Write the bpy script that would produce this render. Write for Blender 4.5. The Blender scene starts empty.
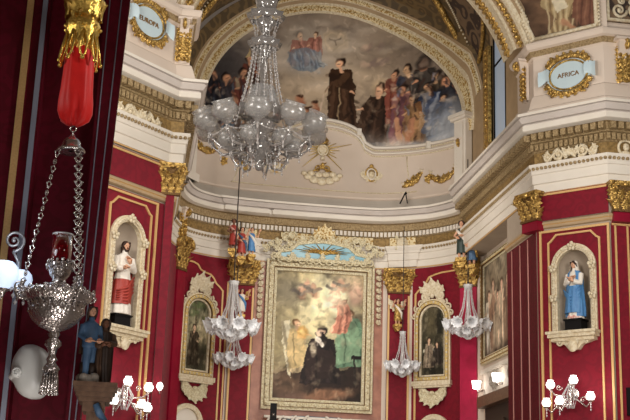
import bpy, math, random
import numpy as np
from mathutils import Matrix, Vector
random.seed(7)
PI = math.pi
sc = bpy.context.scene
COL = sc.collection
sin, cos = math.sin, math.cos

# ------------------------------------------------------------------ mesh builder
class MB:
    def __init__(s): s.v = []; s.f = []; s.m = []; s.sm = []
    def add(s, V, Fs, mat=0, smooth=True, M=None):
        o = len(s.v)
        for p in V:
            if M is not None: p = M @ Vector(p)
            s.v.append((p[0], p[1], p[2]))
        for f in Fs:
            s.f.append(tuple(o + i for i in f)); s.m.append(mat); s.sm.append(smooth)
        return s
    def box(s, x0, x1, y0, y1, z0, z1, mat=0, M=None):
        V = [(x0,y0,z0),(x1,y0,z0),(x1,y1,z0),(x0,y1,z0),(x0,y0,z1),(x1,y0,z1),(x1,y1,z1),(x0,y1,z1)]
        return s.add(V, [(0,3,2,1),(4,5,6,7),(0,1,5,4),(1,2,6,5),(2,3,7,6),(3,0,4,7)], mat, False, M)
    def grid(s, P, mat=0, smooth=True, closeu=False, closev=False, M=None, flip=False):
        nu, nv = len(P), len(P[0]); V = [p for r in P for p in r]; Fs = []
        for i in range(nu if closeu else nu-1):
            for j in range(nv if closev else nv-1):
                a, b = i*nv+j, ((i+1) % nu)*nv+j
                c, d = ((i+1) % nu)*nv+(j+1) % nv, i*nv+(j+1) % nv
                Fs.append((a,d,c,b) if flip else (a,b,c,d))
        return s.add(V, Fs, mat, smooth, M)
    def lathe(s, prof, n=16, c=(0,0,0), mat=0, M=None, rip=0, k=0, smooth=True):
        P = []
        for i in range(n):
            a = 2*PI*i/n
            q = 1 + rip*cos(k*a) if rip else 1
            P.append([(c[0]+r*q*cos(a), c[1]+r*q*sin(a), c[2]+z) for r, z in prof])
        return s.grid(P, mat, smooth, closeu=True, M=M)
    def ball(s, c, r, mat=0, nu=10, nv=7, M=None):
        if not hasattr(r, '__len__'): r = (r, r, r)
        P = []
        for i in range(nu):
            a = 2*PI*i/nu
            P.append([(c[0]+r[0]*sin(PI*j/nv)*cos(a), c[1]+r[1]*sin(PI*j/nv)*sin(a), c[2]-r[2]*cos(PI*j/nv)) for j in range(nv+1)])
        return s.grid(P, mat, True, closeu=True, M=M)
    def gem(s, c, r, mat=0, M=None, h=None):
        h = h or r
        V = [(c[0]+r,c[1],c[2]),(c[0],c[1]+r,c[2]),(c[0]-r,c[1],c[2]),(c[0],c[1]-r,c[2]),(c[0],c[1],c[2]+h),(c[0],c[1],c[2]-h)]
        return s.add(V, [(0,1,4),(1,2,4),(2,3,4),(3,0,4),(1,0,5),(2,1,5),(3,2,5),(0,3,5)], mat, False, M)
    def tube(s, pts, r, n=6, mat=0, closed=False, M=None, flat=1.0):
        pts = [Vector(p) for p in pts]; N = len(pts)
        if not hasattr(r, '__len__'): r = [r]*N
        P = []; up = None
        for i in range(N):
            a = pts[(i-1) % N] if (closed or i > 0) else pts[i]
            b = pts[(i+1) % N] if (closed or i < N-1) else pts[i]
            t = b-a
            if t.length < 1e-9: t = Vector((0,0,1))
            t.normalize()
            if up is None:
                up = Vector((0,1,0)) if abs(t.y) < .9 else Vector((1,0,0))
            u = up - t*up.dot(t)
            if u.length < 1e-6: u = Vector((1,0,0)) - t*t.x
            u.normalize(); up = u; w = t.cross(u)
            P.append([tuple(pts[i] + u*(r[i]*flat*cos(2*PI*k/n)) + w*(r[i]*sin(2*PI*k/n))) for k in range(n)])
        s.grid(P, mat, True, closeu=closed, closev=True, M=M)
        if not closed:
            o = len(s.v) - N*n
            s.f.append(tuple(o+k for k in range(n))); s.m.append(mat); s.sm.append(False)
            s.f.append(tuple(o+(N-1)*n+k for k in reversed(range(n)))); s.m.append(mat); s.sm.append(False)
        return s
    def prism(s, poly, y0, y1, mat=0, M=None):
        """polygon in local x,z extruded from y0 (front) to y1"""
        n = len(poly)
        V = [(x, y0, z) for x, z in poly] + [(x, y1, z) for x, z in poly]
        Fs = [tuple(range(n)), tuple(reversed(range(n, 2*n)))] + [(i, n+i, n+(i+1) % n, (i+1) % n) for i in range(n)]
        return s.add(V, Fs, mat, False, M)
    def strip(s, pts, w, y0, y1, mat=0, closed=False, M=None):
        """flat moulding band of width w following a line in x,z; front at y0, back at y1"""
        n = len(pts); L = []; R = []
        for i in range(n):
            a = pts[(i-1) % n] if (closed or i > 0) else pts[i]
            b = pts[(i+1) % n] if (closed or i < n-1) else pts[i]
            p = pts[i]
            d1 = np.array([p[0]-a[0], p[1]-a[1]]); d2 = np.array([b[0]-p[0], b[1]-p[1]])
            l1, l2 = np.hypot(*d1), np.hypot(*d2)
            d1 = d1/l1 if l1 > 1e-9 else d2/l2
            d2 = d2/l2 if l2 > 1e-9 else d1
            t = d1+d2; t = t/np.hypot(*t); nn = np.array([-t[1], t[0]])
            k = w/2/max(.35, float(np.dot(nn, np.array([-d1[1], d1[0]]))))
            L.append((p[0]+nn[0]*k, p[1]+nn[1]*k)); R.append((p[0]-nn[0]*k, p[1]-nn[1]*k))
        P = [[(L[i][0], y1, L[i][1]), (L[i][0], y0, L[i][1]), (R[i][0], y0, R[i][1]), (R[i][0], y1, R[i][1])] for i in range(n)]
        return s.grid(P, mat, False, closeu=closed, M=M)
    def leaf(s, M, L=.2, W=.1, curl=.6, mat=0, n=6, lob=.35):
        """acanthus leaf rising along local z, bending out along -y at its tip"""
        P = []
        for i in range(n+1):
            t = i/n; w = W/2*(sin(PI*min(1, .18+t*.82))**.7)*(1+lob*cos(t*PI*6))
            if i == n: w = W*.06
            z = L*(t - .25*curl*t**3); y = -L*curl*t**2.2*.6
            P.append([(-w, y+.10*W, z), (-w*.5, y-.06*W, z), (0, y+.03*W, z), (w*.5, y-.06*W, z), (w, y+.10*W, z)])
        return s.grid(P, mat, True, M=M)
    def scroll(s, c, r0, turns=1.4, rad=.02, a0=0, sgn=1, mat=0, M=None, n=22, r1=.15, flat=1.0):
        """spiral in local x,z plane"""
        pts = []; rr = []
        for i in range(n+1):
            t = i/n; r = r0*(1-t*(1-r1)); a = a0+sgn*turns*2*PI*t
            pts.append((c[0]+r*cos(a), c[1], c[2]+r*sin(a))); rr.append(rad*(1-.45*t))
        s.tube(pts, rr, 5, mat, M=M, flat=flat)
        s.ball((c[0]+r0*r1*.3*cos(a), c[1], c[2]+r0*r1*.3*sin(a)), rad*1.3, mat, 6, 4, M=M)
        return s

def mesh(name, mb, mats):
    me = bpy.data.meshes.new(name)
    me.from_pydata(mb.v, [], mb.f)
    for m in (mats if isinstance(mats, (list, tuple)) else [mats]): me.materials.append(m)
    me.polygons.foreach_set('material_index', mb.m)
    me.polygons.foreach_set('use_smooth', mb.sm)
    me.update()
    return me
def obj(name, mb, mats, parent=None, label=None, loc=None, rotz=None):
    o = bpy.data.objects.new(name, mb if isinstance(mb, bpy.types.Mesh) else mesh(name, mb, mats))
    COL.objects.link(o)
    if parent: o.parent = parent
    if label: o['label'] = label
    if loc: o.location = loc
    if rotz is not None: o.rotation_euler = (0, 0, rotz)
    return o
def tag(o, label, cat, group=None, kind=None):
    o['label'] = label; o['category'] = cat
    if group: o['group'] = group
    if kind: o['kind'] = kind
    return o
def thing(name, label, cat, loc=(0,0,0), rotz=0, group=None):
    o = bpy.data.objects.new(name, None); COL.objects.link(o); o.empty_display_size = .1
    o.location = loc; o.rotation_euler = (0, 0, rotz)
    return tag(o, label, cat, group)
def struct(name, mb, mats, label=None):
    o = obj(name, mb, mats); o['kind'] = 'structure'
    o['label'] = label or name.replace('_', ' '); o['category'] = 'building part'
    return o
def dup(root, loc, rotz=None, label=None, group=None):
    r = root.copy(); COL.objects.link(r); r.location = loc
    if rotz is not None: r.rotation_euler = (0, 0, rotz)
    if label: r['label'] = label
    if group: r['group'] = group
    for ch in list(root.children):
        c = ch.copy(); COL.objects.link(c); c.parent = r
        for g in list(ch.children):
            d = g.copy(); COL.objects.link(d); d.parent = c
    return r
def T(x=0, y=0, z=0): return Matrix.Translation((x, y, z))
def RX(a): return Matrix.Rotation(a, 4, 'X')
def RY(a): return Matrix.Rotation(a, 4, 'Y')
def RZ(a): return Matrix.Rotation(a, 4, 'Z')
def SC(x, y=None, z=None): return Matrix.Diagonal((x, x if y is None else y, x if z is None else z, 1))
def spline(P, n=8):
    P = [np.array(p, float) for p in P]; out = []
    for i in range(len(P)-1):
        p0, p1, p2, p3 = P[max(i-1, 0)], P[i], P[i+1], P[min(i+2, len(P)-1)]
        for k in range(n):
            t = k/n
            out.append(tuple(.5*((2*p1)+(-p0+p2)*t+(2*p0-5*p1+4*p2-p3)*t*t+(-p0+3*p1-3*p2+p3)*t**3)))
    out.append(tuple(P[-1])); return out
def arch(cx, zs, r, n=20, a0=0, a1=PI):
    return [(cx+r*cos(a0+(a1-a0)*i/n), zs+r*sin(a0+(a1-a0)*i/n)) for i in range(n+1)]

# plan sweeps: a moulding profile (out, z) carried along a plan line; 'out' points to the right of travel... see side
def offset_path(path, d):
    n = len(path); out = []
    for i in range(n):
        p = np.array(path[i]); a = np.array(path[max(i-1, 0)]); b = np.array(path[min(i+1, n-1)])
        d1 = p-a; d2 = b-p
        l1, l2 = np.hypot(*d1), np.hypot(*d2)
        d1 = d1/l1 if l1 > 1e-9 else d2/l2
        d2 = d2/l2 if l2 > 1e-9 else d1
        n1 = np.array([-d1[1], d1[0]]); n2 = np.array([-d2[1], d2[0]])
        m = n1+n2; m = m/np.hypot(*m)
        out.append(tuple(p+m*d/max(.3, m.dot(n1))))
    return out
def sweep(mb, path, prof, mat=0, side=1, mats=None):
    """prof = [(out, z), ...]; side=+1 offsets to the left of travel"""
    cols = [offset_path(path, side*o) for o, z in prof]
    for k in range(len(prof)-1):
        P = [[(cols[k][i][0], cols[k][i][1], prof[k][1]), (cols[k+1][i][0], cols[k+1][i][1], prof[k+1][1])] for i in range(len(path))]
        mb.grid(P, mats[k] if mats else mat, False, flip=(side < 0))
    return mb
def along(path, step, out=0, side=1, start=0):
    """points with heading at equal steps along an offset plan line"""
    q = offset_path(path, side*out); res = []; d = start; acc = 0
    for a, b in zip(q[:-1], q[1:]):
        L = math.hypot(b[0]-a[0], b[1]-a[1])
        if L < 1e-9: continue
        while d <= acc+L:
            t = (d-acc)/L
            res.append((a[0]+(b[0]-a[0])*t, a[1]+(b[1]-a[1])*t, math.atan2(b[1]-a[1], b[0]-a[0]))); d += step
        acc += L
    return res

# ------------------------------------------------------------------ materials
def s2l(c):
    f = lambda v: v/12.92 if v <= .04045 else ((v+.055)/1.055)**2.4
    return tuple(f(v/255) for v in c)
MATS = {}
def mat(name, rgb, rough=.5, metal=0, bump=None, var=None, trans=0, alpha=1, emit=0, emit_rgb=None, sheen=0, spec=.5, pattern=None, ior=1.45):
    """rgb is sRGB 0-255.  bump=(scale, strength, kind); var=(scale, amount, second rgb); pattern=(kind, scale, rgb2)"""
    m = bpy.data.materials.new(name); m.use_nodes = True
    nt = m.node_tree; b = nt.nodes['Principled BSDF']; L = nt.links.new
    base = (*s2l(rgb), 1)
    b.inputs['Base Color'].default_value = base
    b.inputs['Roughness'].default_value = rough; b.inputs['Metallic'].default_value = metal
    b.inputs['Transmission Weight'].default_value = trans; b.inputs['Alpha'].default_value = alpha
    b.inputs['Specular IOR Level'].default_value = spec; b.inputs['IOR'].default_value = ior
    if sheen: b.inputs['Sheen Weight'].default_value = sheen
    if emit:
        b.inputs['Emission Color'].default_value = (*s2l(emit_rgb or rgb), 1); b.inputs['Emission Strength'].default_value = emit
    tc = nt.nodes.new('ShaderNodeTexCoord')
    if var or pattern:
        src = var or pattern
        if var:
            t = nt.nodes.new('ShaderNodeTexNoise'); t.inputs['Scale'].default_value = var[0]; t.inputs['Detail'].default_value = 5
            fac = t.outputs['Fac']
            r = nt.nodes.new('ShaderNodeMapRange'); r.inputs['From Min'].default_value = .35; r.inputs['From Max'].default_value = .65
            r.inputs['To Max'].default_value = var[1]; L(fac, r.inputs['Value']); fac = r.outputs['Result']
            rgb2 = var[2]
        else:
            kind, scl, rgb2 = pattern[:3]
            if kind == 'damask':
                t = nt.nodes.new('ShaderNodeTexVoronoi'); t.feature = 'SMOOTH_F1'; t.inputs['Scale'].default_value = scl
                w = nt.nodes.new('ShaderNodeMath'); w.operation = 'SINE'
                k = nt.nodes.new('ShaderNodeMath'); k.operation = 'MULTIPLY'; k.inputs[1].default_value = 16
                L(t.outputs['Distance'], k.inputs[0]); L(k.outputs[0], w.inputs[0]); fac = w.outputs[0]; lo, hi = -.2, .5
            elif kind == 'scroll':
                w = nt.nodes.new('ShaderNodeTexWave'); w.wave_type = 'RINGS'; w.inputs['Scale'].default_value = scl
                w.inputs['Distortion'].default_value = 9; w.inputs['Detail Scale'].default_value = 1.6
                fac = w.outputs['Fac']; lo, hi = .52, .72
                L(tc.outputs['Object'], w.inputs['Vector'])
            else:
                w = nt.nodes.new('ShaderNodeTexNoise'); w.inputs['Scale'].default_value = scl; fac = w.outputs['Fac']; lo, hi = .5, .56
            t = w if kind != 'damask' else t
            r = nt.nodes.new('ShaderNodeMapRange'); r.inputs['From Min'].default_value = lo; r.inputs['From Max'].default_value = hi
            L(fac, r.inputs['Value']); fac = r.outputs['Result']
        L(tc.outputs['Object'], t.inputs['Vector'])
        mx = nt.nodes.new('ShaderNodeMix'); mx.data_type = 'RGBA'
        mx.inputs['A'].default_value = base; mx.inputs['B'].default_value = (*s2l(rgb2), 1)
        L(fac, mx.inputs['Factor']); L(mx.outputs['Result'], b.inputs['Base Color'])
    if bump:
        t = nt.nodes.new('ShaderNodeTexVoronoi' if bump[2] == 'vor' else 'ShaderNodeTexNoise')
        t.inputs['Scale'].default_value = bump[0]
        L(tc.outputs['Object'], t.inputs['Vector'])
        bp = nt.nodes.new('ShaderNodeBump'); bp.inputs['Strength'].default_value = bump[1]; bp.inputs['Distance'].default_value = .03
        L(t.outputs['Distance' if bump[2] == 'vor' else 'Fac'], bp.inputs['Height']); L(bp.outputs['Normal'], b.inputs['Normal'])
    MATS[name] = m
    return m
DAMASK = mat('red damask', (122, 9, 32), .62, pattern=('damask', 5.5, (112, 8, 29)), sheen=.15, spec=.25)
SATIN = mat('red satin', (138, 12, 42), .42, var=(3, .5, (108, 7, 30)), spec=.35)
DIMDAMASK = mat('dimmed red damask', (100, 7, 29), .6, pattern=('damask', 9, (90, 6, 24)), spec=.25)  # the same damask in a darker colour that stands for dim light
BRAID = mat('gold braid', (216, 176, 118), .5, metal=.1, var=(60, .5, (188, 144, 86)))
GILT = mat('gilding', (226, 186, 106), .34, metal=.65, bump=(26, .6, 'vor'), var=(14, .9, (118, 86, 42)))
DARKGILT = mat('shadowy gilding', (112, 82, 44), .5, metal=.4, bump=(30, .6, 'vor'))  # darkened gilding paints the shade behind capital leaves and in frame grooves
GILTF = mat('fine gilding', (216, 188, 122), .38, metal=.5, bump=(60, .5, 'noise'))
PALEGILT = mat('pale gilded frame', (246, 238, 208), .4, metal=.1, bump=(40, .8, 'vor'), var=(26, .8, (198, 174, 122)))
GOLDGROUND = mat('gold ground', (160, 130, 80), .5, metal=.3, bump=(40, .5, 'noise'), var=(14, .8, (110, 86, 48)))
WHITE = mat('white stone', (224, 215, 202), .6, var=(1.3, .5, (210, 199, 183)))
PALEGREY = mat('pale mauve grey stone', (196, 186, 178), .6, var=(2, .5, (182, 170, 160)))
WARM = mat('warm carved stone', (172, 148, 108), .6, var=(22, .8, (116, 92, 58)), bump=(36, .5, 'vor'))
CREAM = mat('cream plaster', (216, 199, 183), .65, var=(1.1, .5, (204, 186, 168)))
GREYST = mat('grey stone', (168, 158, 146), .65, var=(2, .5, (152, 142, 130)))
TAUPE = mat('taupe plaster', (176, 150, 116), .6, var=(3, .6, (156, 130, 98)))
DARKVAULT = mat('dark vault with gilded scrolls', (62, 48, 42), .6, pattern=('damask', 2.6, (118, 96, 74)))
GREENVAULT = mat('olive vault panel', (92, 76, 54), .6, pattern=('damask', 3.0, (120, 98, 66)))
MARBLE = mat('pink brown marble', (178, 122, 98), .4, var=(3.5, .9, (150, 98, 80)))
CARVE = mat('carved gold on ivory', (226, 208, 164), .5, metal=.1, pattern=('speck', 16, (170, 132, 66)), bump=(30, .6, 'noise'))
NICHE = mat('niche plaster', (172, 156, 138), .7, var=(3, .5, (156, 140, 124)))
IVORY = mat('ivory painted carving', (226, 214, 188), .5, var=(16, .7, (190, 166, 124)), bump=(40, .35, 'noise'))
SILVER = mat('polished silver', (226, 220, 216), .16, metal=.95, bump=(40, .15, 'noise'))
PEWTER = mat('worn silver', (216, 208, 204), .2, metal=.92, bump=(50, .25, 'vor'))
CRYSTAL = mat('crystal', (252, 250, 250), .1, trans=.45, spec=.8, ior=1.5)
CRYSGREY = mat('smoky crystal', (132, 126, 122), .1, trans=.6, spec=.8, ior=1.5)
FROST = mat('frosted glass', (164, 160, 156), .22, trans=.7, alpha=.5, spec=.7)
BEAD = mat('clear glass bead', (190, 184, 180), .08, trans=.6, spec=.9)
BRIGHTGILT = mat('bright gilding', (246, 206, 104), .24, metal=.85, bump=(70, .25, 'noise'))
PINKLINE = mat('pale pink braid', (196, 140, 128), .5)
SHADE = mat('white glass shade', (255, 255, 255), .12, trans=.15, spec=.9, var=(60, .6, (222, 222, 230)))
PINKSATIN = mat('bright pink red satin', (178, 26, 68), .4, var=(3, .6, (140, 14, 46)), spec=.4)
LETTER = mat('brown gold lettering', (128, 96, 56), .5)
LIT = mat('lit globe', (255, 252, 250), .4, emit=7, emit_rgb=(255, 248, 240))
LITBLUE = mat('lit blue white glass', (226, 238, 255), .3, emit=1.6, emit_rgb=(206, 226, 255))
REDGLASS = mat('red glass', (150, 8, 26), .08, trans=.75, spec=.7)
REDSILK = mat('red silk', (232, 30, 24), .5, var=(7, .6, (206, 16, 16)), spec=.3, sheen=.2)
WOOD = mat('brown carved wood', (120, 92, 72), .4, var=(18, .7, (84, 60, 46)))
DARKWOOD = mat('dark wood', (44, 32, 26), .5, var=(14, .7, (62, 46, 36)))
BLACK = mat('black metal', (18, 16, 16), .65, spec=.2)
CORD = mat('dark cord', (60, 52, 48), .7)
STEEL = mat('steel', (176, 176, 180), .35, metal=.6)
PLASTIC = mat('white plastic', (222, 222, 218), .35)
LIGHTSTRIP = mat('pale blue grey braid', (146, 150, 166), .5)
SKIN = mat('painted skin', (216, 164, 132), .5)
SKINDARK = mat('dark painted skin', (126, 84, 62), .5)
HAIR = mat('brown painted hair', (58, 36, 26), .6)
ROBEBLUE = mat('blue painted robe', (86, 140, 190), .5, var=(8, .6, (64, 112, 168)))
ROBEWHITE = mat('white painted robe', (236, 228, 216), .5, var=(8, .5, (220, 208, 194)))
ROBERED = mat('red painted mantle', (170, 62, 50), .5, var=(8, .5, (140, 46, 40)))
ROBEPINK = mat('pink painted robe', (226, 168, 156), .5)
ROBEBROWN = mat('brown painted habit', (92, 66, 48), .6, var=(9, .7, (66, 46, 34)))
ROBEDKBLUE = mat('slate blue painted robe', (78, 108, 140), .5, var=(8, .6, (50, 72, 100)))
ROBEGREEN = mat('dark green painted robe', (44, 58, 52), .5)
SKYBLUE = mat('pale blue enamel', (196, 212, 216), .5, var=(3, .5, (182, 200, 208)))
ENAMEL = mat('blue enamel', (128, 176, 192), .35, var=(4, .6, (160, 196, 204)))
DAYGLASS = mat('daylit window glass', (150, 162, 176), .3, emit=.5, emit_rgb=(176, 190, 206))
DARK = mat('dark opening', (60, 46, 36), .8)
PLUM = mat('dark blue grey panel', (84, 96, 104), .5)
FLOORM = mat('pale marble floor', (170, 158, 146), .35, var=(2, .6, (150, 138, 126)))

def canvas_mat():
    m = bpy.data.materials.new('painted canvas'); m.use_nodes = True
    nt = m.node_tree; b = nt.nodes['Principled BSDF']
    a = nt.nodes.new('ShaderNodeVertexColor'); a.layer_name = 'paint'
    n = nt.nodes.new('ShaderNodeTexNoise'); n.inputs['Scale'].default_value = 9; n.inputs['Detail'].default_value = 6
    r = nt.nodes.new('ShaderNodeMapRange'); r.inputs['From Min'].default_value = .3; r.inputs['From Max'].default_value = .7
    r.inputs['To Min'].default_value = .78; r.inputs['To Max'].default_value = 1.18
    mx = nt.nodes.new('ShaderNodeVectorMath'); mx.operation = 'SCALE'
    nt.links.new(n.outputs['Fac'], r.inputs['Value']); nt.links.new(a.outputs['Color'], mx.inputs[0])
    nt.links.new(r.outputs['Result'], mx.inputs['Scale']); nt.links.new(mx.outputs[0], b.inputs['Base Color'])
    b.inputs['Roughness'].default_value = .5; b.inputs['Specular IOR Level'].default_value = .2
    return m
CANVAS = canvas_mat()

# ------------------------------------------------------------------ the painter: brush strokes laid on a canvas's own grid
class Paint:
    def __init__(s, X, Y, bg):
        s.X, s.Y = X, Y; s.C = np.zeros(X.shape+(3,)); s.C[:] = bg; s.rng = np.random.RandomState(3)
    def mix(s, a, col):
        a = a[..., None]; s.C = s.C*(1-a)+np.array(col, float)*a
    def noise(s, sx, sy, col, amt, lo=.45, hi=.75, seed=1, mask=1):
        r = np.random.RandomState(seed); out = 0
        for o in range(3):
            g = r.rand(64, 64); u = s.X/sx*2**o; v = s.Y/sy*2**o
            iu = np.floor(u).astype(int); iv = np.floor(v).astype(int); fu = u-iu; fv = v-iv
            fu = fu*fu*(3-2*fu); fv = fv*fv*(3-2*fv)
            q = lambda i, j: g[i % 64, j % 64]
            out = out+(q(iu, iv)*(1-fu)*(1-fv)+q(iu+1, iv)*fu*(1-fv)+q(iu, iv+1)*(1-fu)*fv+q(iu+1, iv+1)*fu*fv)*.5**o/1.75
        s.mix(np.clip((out-lo)/(hi-lo), 0, 1)*amt*mask, col)
    def blob(s, cx, cy, rx, ry, col, a=1, ang=0, soft=.35):
        c, n = cos(ang), sin(ang); dx, dy = s.X-cx, s.Y-cy
        d = np.sqrt(((dx*c+dy*n)/rx)**2+((-dx*n+dy*c)/ry)**2)
        s.mix(np.clip((1+soft-d)/(2*soft), 0, 1)*a, col)
    def warp(s, a, sc_, seed=5):
        r = np.random.RandomState(seed); g = r.rand(2, 64, 64)-.5
        def smp(k):
            u = s.X/sc_; v = s.Y/sc_; iu = np.floor(u).astype(int); iv = np.floor(v).astype(int); fu = u-iu; fv = v-iv
            q = lambda i, j: g[k][i % 64, j % 64]
            return q(iu, iv)*(1-fu)*(1-fv)+q(iu+1, iv)*fu*(1-fv)+q(iu, iv+1)*(1-fu)*fv+q(iu+1, iv+1)*fu*fv
        dx, dy = smp(0), smp(1); s.X = s.X+dx*a*2; s.Y = s.Y+dy*a*2
    def dabs(s, n, x0, x1, y0, y1, L=4, w=.8, a=.45, k=.28):
        H, W = s.X.shape
        for i in range(n):
            a_, b_ = random.randrange(H), random.randrange(W); x, y = s.X[a_, b_], s.Y[a_, b_]
            c = s.C[a_, b_]*(1+random.uniform(-k, k*1.2)); t = random.uniform(0, 6.28); l = random.uniform(.5, 1)*L
            s.line(x, y, x+l*cos(t), y+l*sin(t), w*random.uniform(.6, 1.6), c, a)
    def finish(s, sat=.75, gain=1.0, con=1.1):
        g = s.C.mean(axis=2, keepdims=True); s.C = np.clip(((g+(s.C-g)*sat)*gain-90)*con+90, 4, 255)
    def line(s, x0, y0, x1, y1, w, col, a=1, w1=None):
        w1 = w if w1 is None else w1
        dx, dy = x1-x0, y1-y0; L2 = dx*dx+dy*dy+1e-9
        t = np.clip(((s.X-x0)*dx+(s.Y-y0)*dy)/L2, 0, 1)
        d = np.hypot(s.X-x0-t*dx, s.Y-y0-t*dy); ww = w+(w1-w)*t
        s.mix(np.clip((ww+.4-d)/.9, 0, 1)*a, col)
    def poly(s, pts, col, a=1):
        ins = np.zeros(s.X.shape, bool); n = len(pts)
        for i in range(n):
            x0, y0 = pts[i]; x1, y1 = pts[(i+1) % n]
            if y0 == y1: continue
            k = ((y0 > s.Y) != (y1 > s.Y)) & (s.X < (x1-x0)*(s.Y-y0)/(y1-y0)+x0); ins ^= k
        s.mix(ins.astype(float)*a, col)
    def figure(s, x, y, h, robe, lean=0, skin=(196, 150, 118), hair=(58, 40, 30), halo=None, face=0, mantle=None, arms=(), w=.30, kneel=False):
        """x, y: top of the head; h: height; strokes for robe folds, sleeves, hands, head and hair"""
        hd = h*(.082 if not kneel else .10); nx, ny = x+lean*.12*h, y+2.1*hd
        fx, fy = x+lean*h, y+h; W = w*h
        dk = tuple(c*.6 for c in robe); lt = tuple(min(255, c*1.35+8) for c in robe)
        if halo: s.blob(x, y+hd, hd*1.7, hd*1.7, halo, .55, soft=.25)
        if kneel:
            s.poly([(nx-W*.42, ny), (nx+W*.42, ny), (x+lean*.5*h+W*.55, y+h*.55), (fx+W*.7, fy), (fx-W*.75, fy), (x+lean*.5*h-W*.6, y+h*.55)], robe)
        else:
            s.poly([(nx-W*.38, ny), (nx+W*.38, ny), (nx+W*.5, y+h*.45), (fx+W*.55, fy), (fx-W*.5, fy), (nx-W*.48, y+h*.5)], robe)
        for k in range(4):
            t = -.36+.24*k
            s.line(nx+t*W*.6+random.uniform(-1,1), ny+h*.06, fx+t*W*1.3+random.uniform(-2,2), fy-h*.04, h*.014, dk if k % 2 else lt, .6, h*.03)
        for k in range(5):
            yy = y+h*random.uniform(.3,.9); xx = nx+(fx-nx)*(yy-ny)/(fy-ny+1e-6)+W*random.uniform(-.4,.4); s.line(xx, yy, xx+W*random.uniform(-.3,.3), yy+h*random.uniform(.06,.16), h*.016, lt if k % 2 else dk, .5)
        if mantle:
            s.poly([(nx-W*.4, ny), (nx+W*.1, ny), (nx+W*.5, y+h*.6), (fx+W*.2, fy-h*.1), (fx-W*.55, fy-h*.05), (nx-W*.55, y+h*.5)], mantle, .9)
            s.line(nx-W*.2, ny+.1*h, fx-W*.2, fy-.12*h, h*.014, tuple(c*.6 for c in mantle), .7)
        for ax, ay in arms:
            sx = nx+(W*.3 if ax > 0 else -W*.3)
            s.line(sx, ny+h*.05, x+ax*h*.75, y+ay*h*.95, h*.045, robe, 1, h*.034)
            s.line(x+ax*h*.75, y+ay*h*.95, x+ax*h, y+ay*h, h*.022, skin, 1, h*.014)
        s.line(x, y+hd, nx, ny+hd*.2, hd*.4, skin)
        s.blob(x-face*hd*.08, y+hd*.80, hd*.88, hd*.92, hair, 1, soft=.2)
        s.blob(x+face*hd*.16, y+hd*1.12, hd*.66, hd*.80, skin, 1, soft=.25)
        s.blob(x+face*hd*.42, y+hd*1.0, hd*.3, hd*.36, tuple(min(255, c*1.14) for c in skin), .7)
        s.blob(x+face*hd*.3, y+hd*1.15, hd*.3, hd*.1, tuple(c*.55 for c in skin), .8)

def canvas(name, P, sk, painter, parent=None, bg=(90, 80, 70), flip=False):
    """P: grid of local points; sk(i,j)->sketch coordinates array; painter(Paint)"""
    mb = MB(); mb.grid(P, 0, True, flip=flip)
    me = mesh(name, mb, CANVAS)
    SX, SY = sk
    p = Paint(SX, SY, bg); painter(p)
    c = np.clip(p.C/255, 0, 1); c = np.where(c <= .04045, c/12.92, ((c+.055)/1.055)**2.4).reshape(-1, 3)
    at = me.color_attributes.new('paint', 'FLOAT_COLOR', 'POINT')
    at.data.foreach_set('color', np.concatenate([c, np.ones((len(c), 1))], 1).astype(np.float32).ravel())
    return obj(name, me, None, parent)
# ================================================================== THE SETTING
AP = spline([(.75,33.9),(.95,34.6),(1.32,35.2),(1.9,35.62),(2.55,35.86),(3.6,36.0),(5.6,36.05),(7.3,35.97),(8.32,35.55),(9.0,35.0),(9.47,34.4),(9.72,33.9)], 5)
APX = np.array([p[0] for p in AP]); APY = np.array([p[1] for p in AP])
def plan(x): return float(np.interp(x, APX, APY))
APR = AP[::-1]                                   # right to left, so that the room is on the left hand
S = math.sqrt(.5)
RP = (9.52, 26.83); RR = -PI/4                    # right crossing pier: foot of the diagonal face, turn
LP = (.29, 26.75); LR = PI/4
MR = T(RP[0], RP[1], 0) @ RZ(RR); ML = T(LP[0], LP[1], 0) @ RZ(LR)

m = MB(); m.box(-14, 24, -8, 42, -.2, 0); struct('floor', m, FLOORM)

def holed(mb, u0, u1, z0, z1, c, hw, zb, zs, y, mat=0, M=None, n=14):
    """upright face with a round-headed hole"""
    q = lambda a, b, c_, d: mb.add([(a, y, c_), (b, y, c_), (b, y, d), (a, y, d)], [(0, 1, 2, 3)], mat, False, M)
    q(u0, u1, z0, zb); q(u0, c-hw, zb, zs); q(c+hw, u1, zb, zs)
    A = arch(c, zs, hw, n)[::-1]
    top = [(u0+(u1-u0)*i/n, z1) for i in range(n+1)]
    low = [(u0, zs)]+A+[(u1, zs)]; top = [(u0, z1)]+top+[(u1, z1)]
    mb.grid([[(p[0], y, p[1]), (t[0], y, t[1])] for p, t in zip(low, top)], mat, False, M=M, flip=True)
NR = dict(c=.87, hw=.42, zb=6.66, zs=8.22); NL = dict(c=-.90, hw=.40, zb=6.10, zs=8.10)
def niche_shell(mb, c, hw, zb, zs, M, d=1.0):
    a = [PI+PI*i/16 for i in range(17)]
    P = [[(c-hw*cos(t), -sin(t)*hw*d, zb), (c-hw*cos(t), -sin(t)*hw*d, zs)] for t in a]
    mb.grid(P, 0, True, M=M)
    P = [[(c-hw*cos(t)*cos(e), -sin(t)*hw*d*cos(e)*1.0, zs+hw*sin(e)) for e in [PI/2*k/8 for k in range(9)]] for t in a]
    mb.grid(P, 0, True, M=M)
    mb.add([(c-hw*cos(t), -sin(t)*hw*d, zb) for t in a], [tuple(range(17))], 0, False, M)

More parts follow.
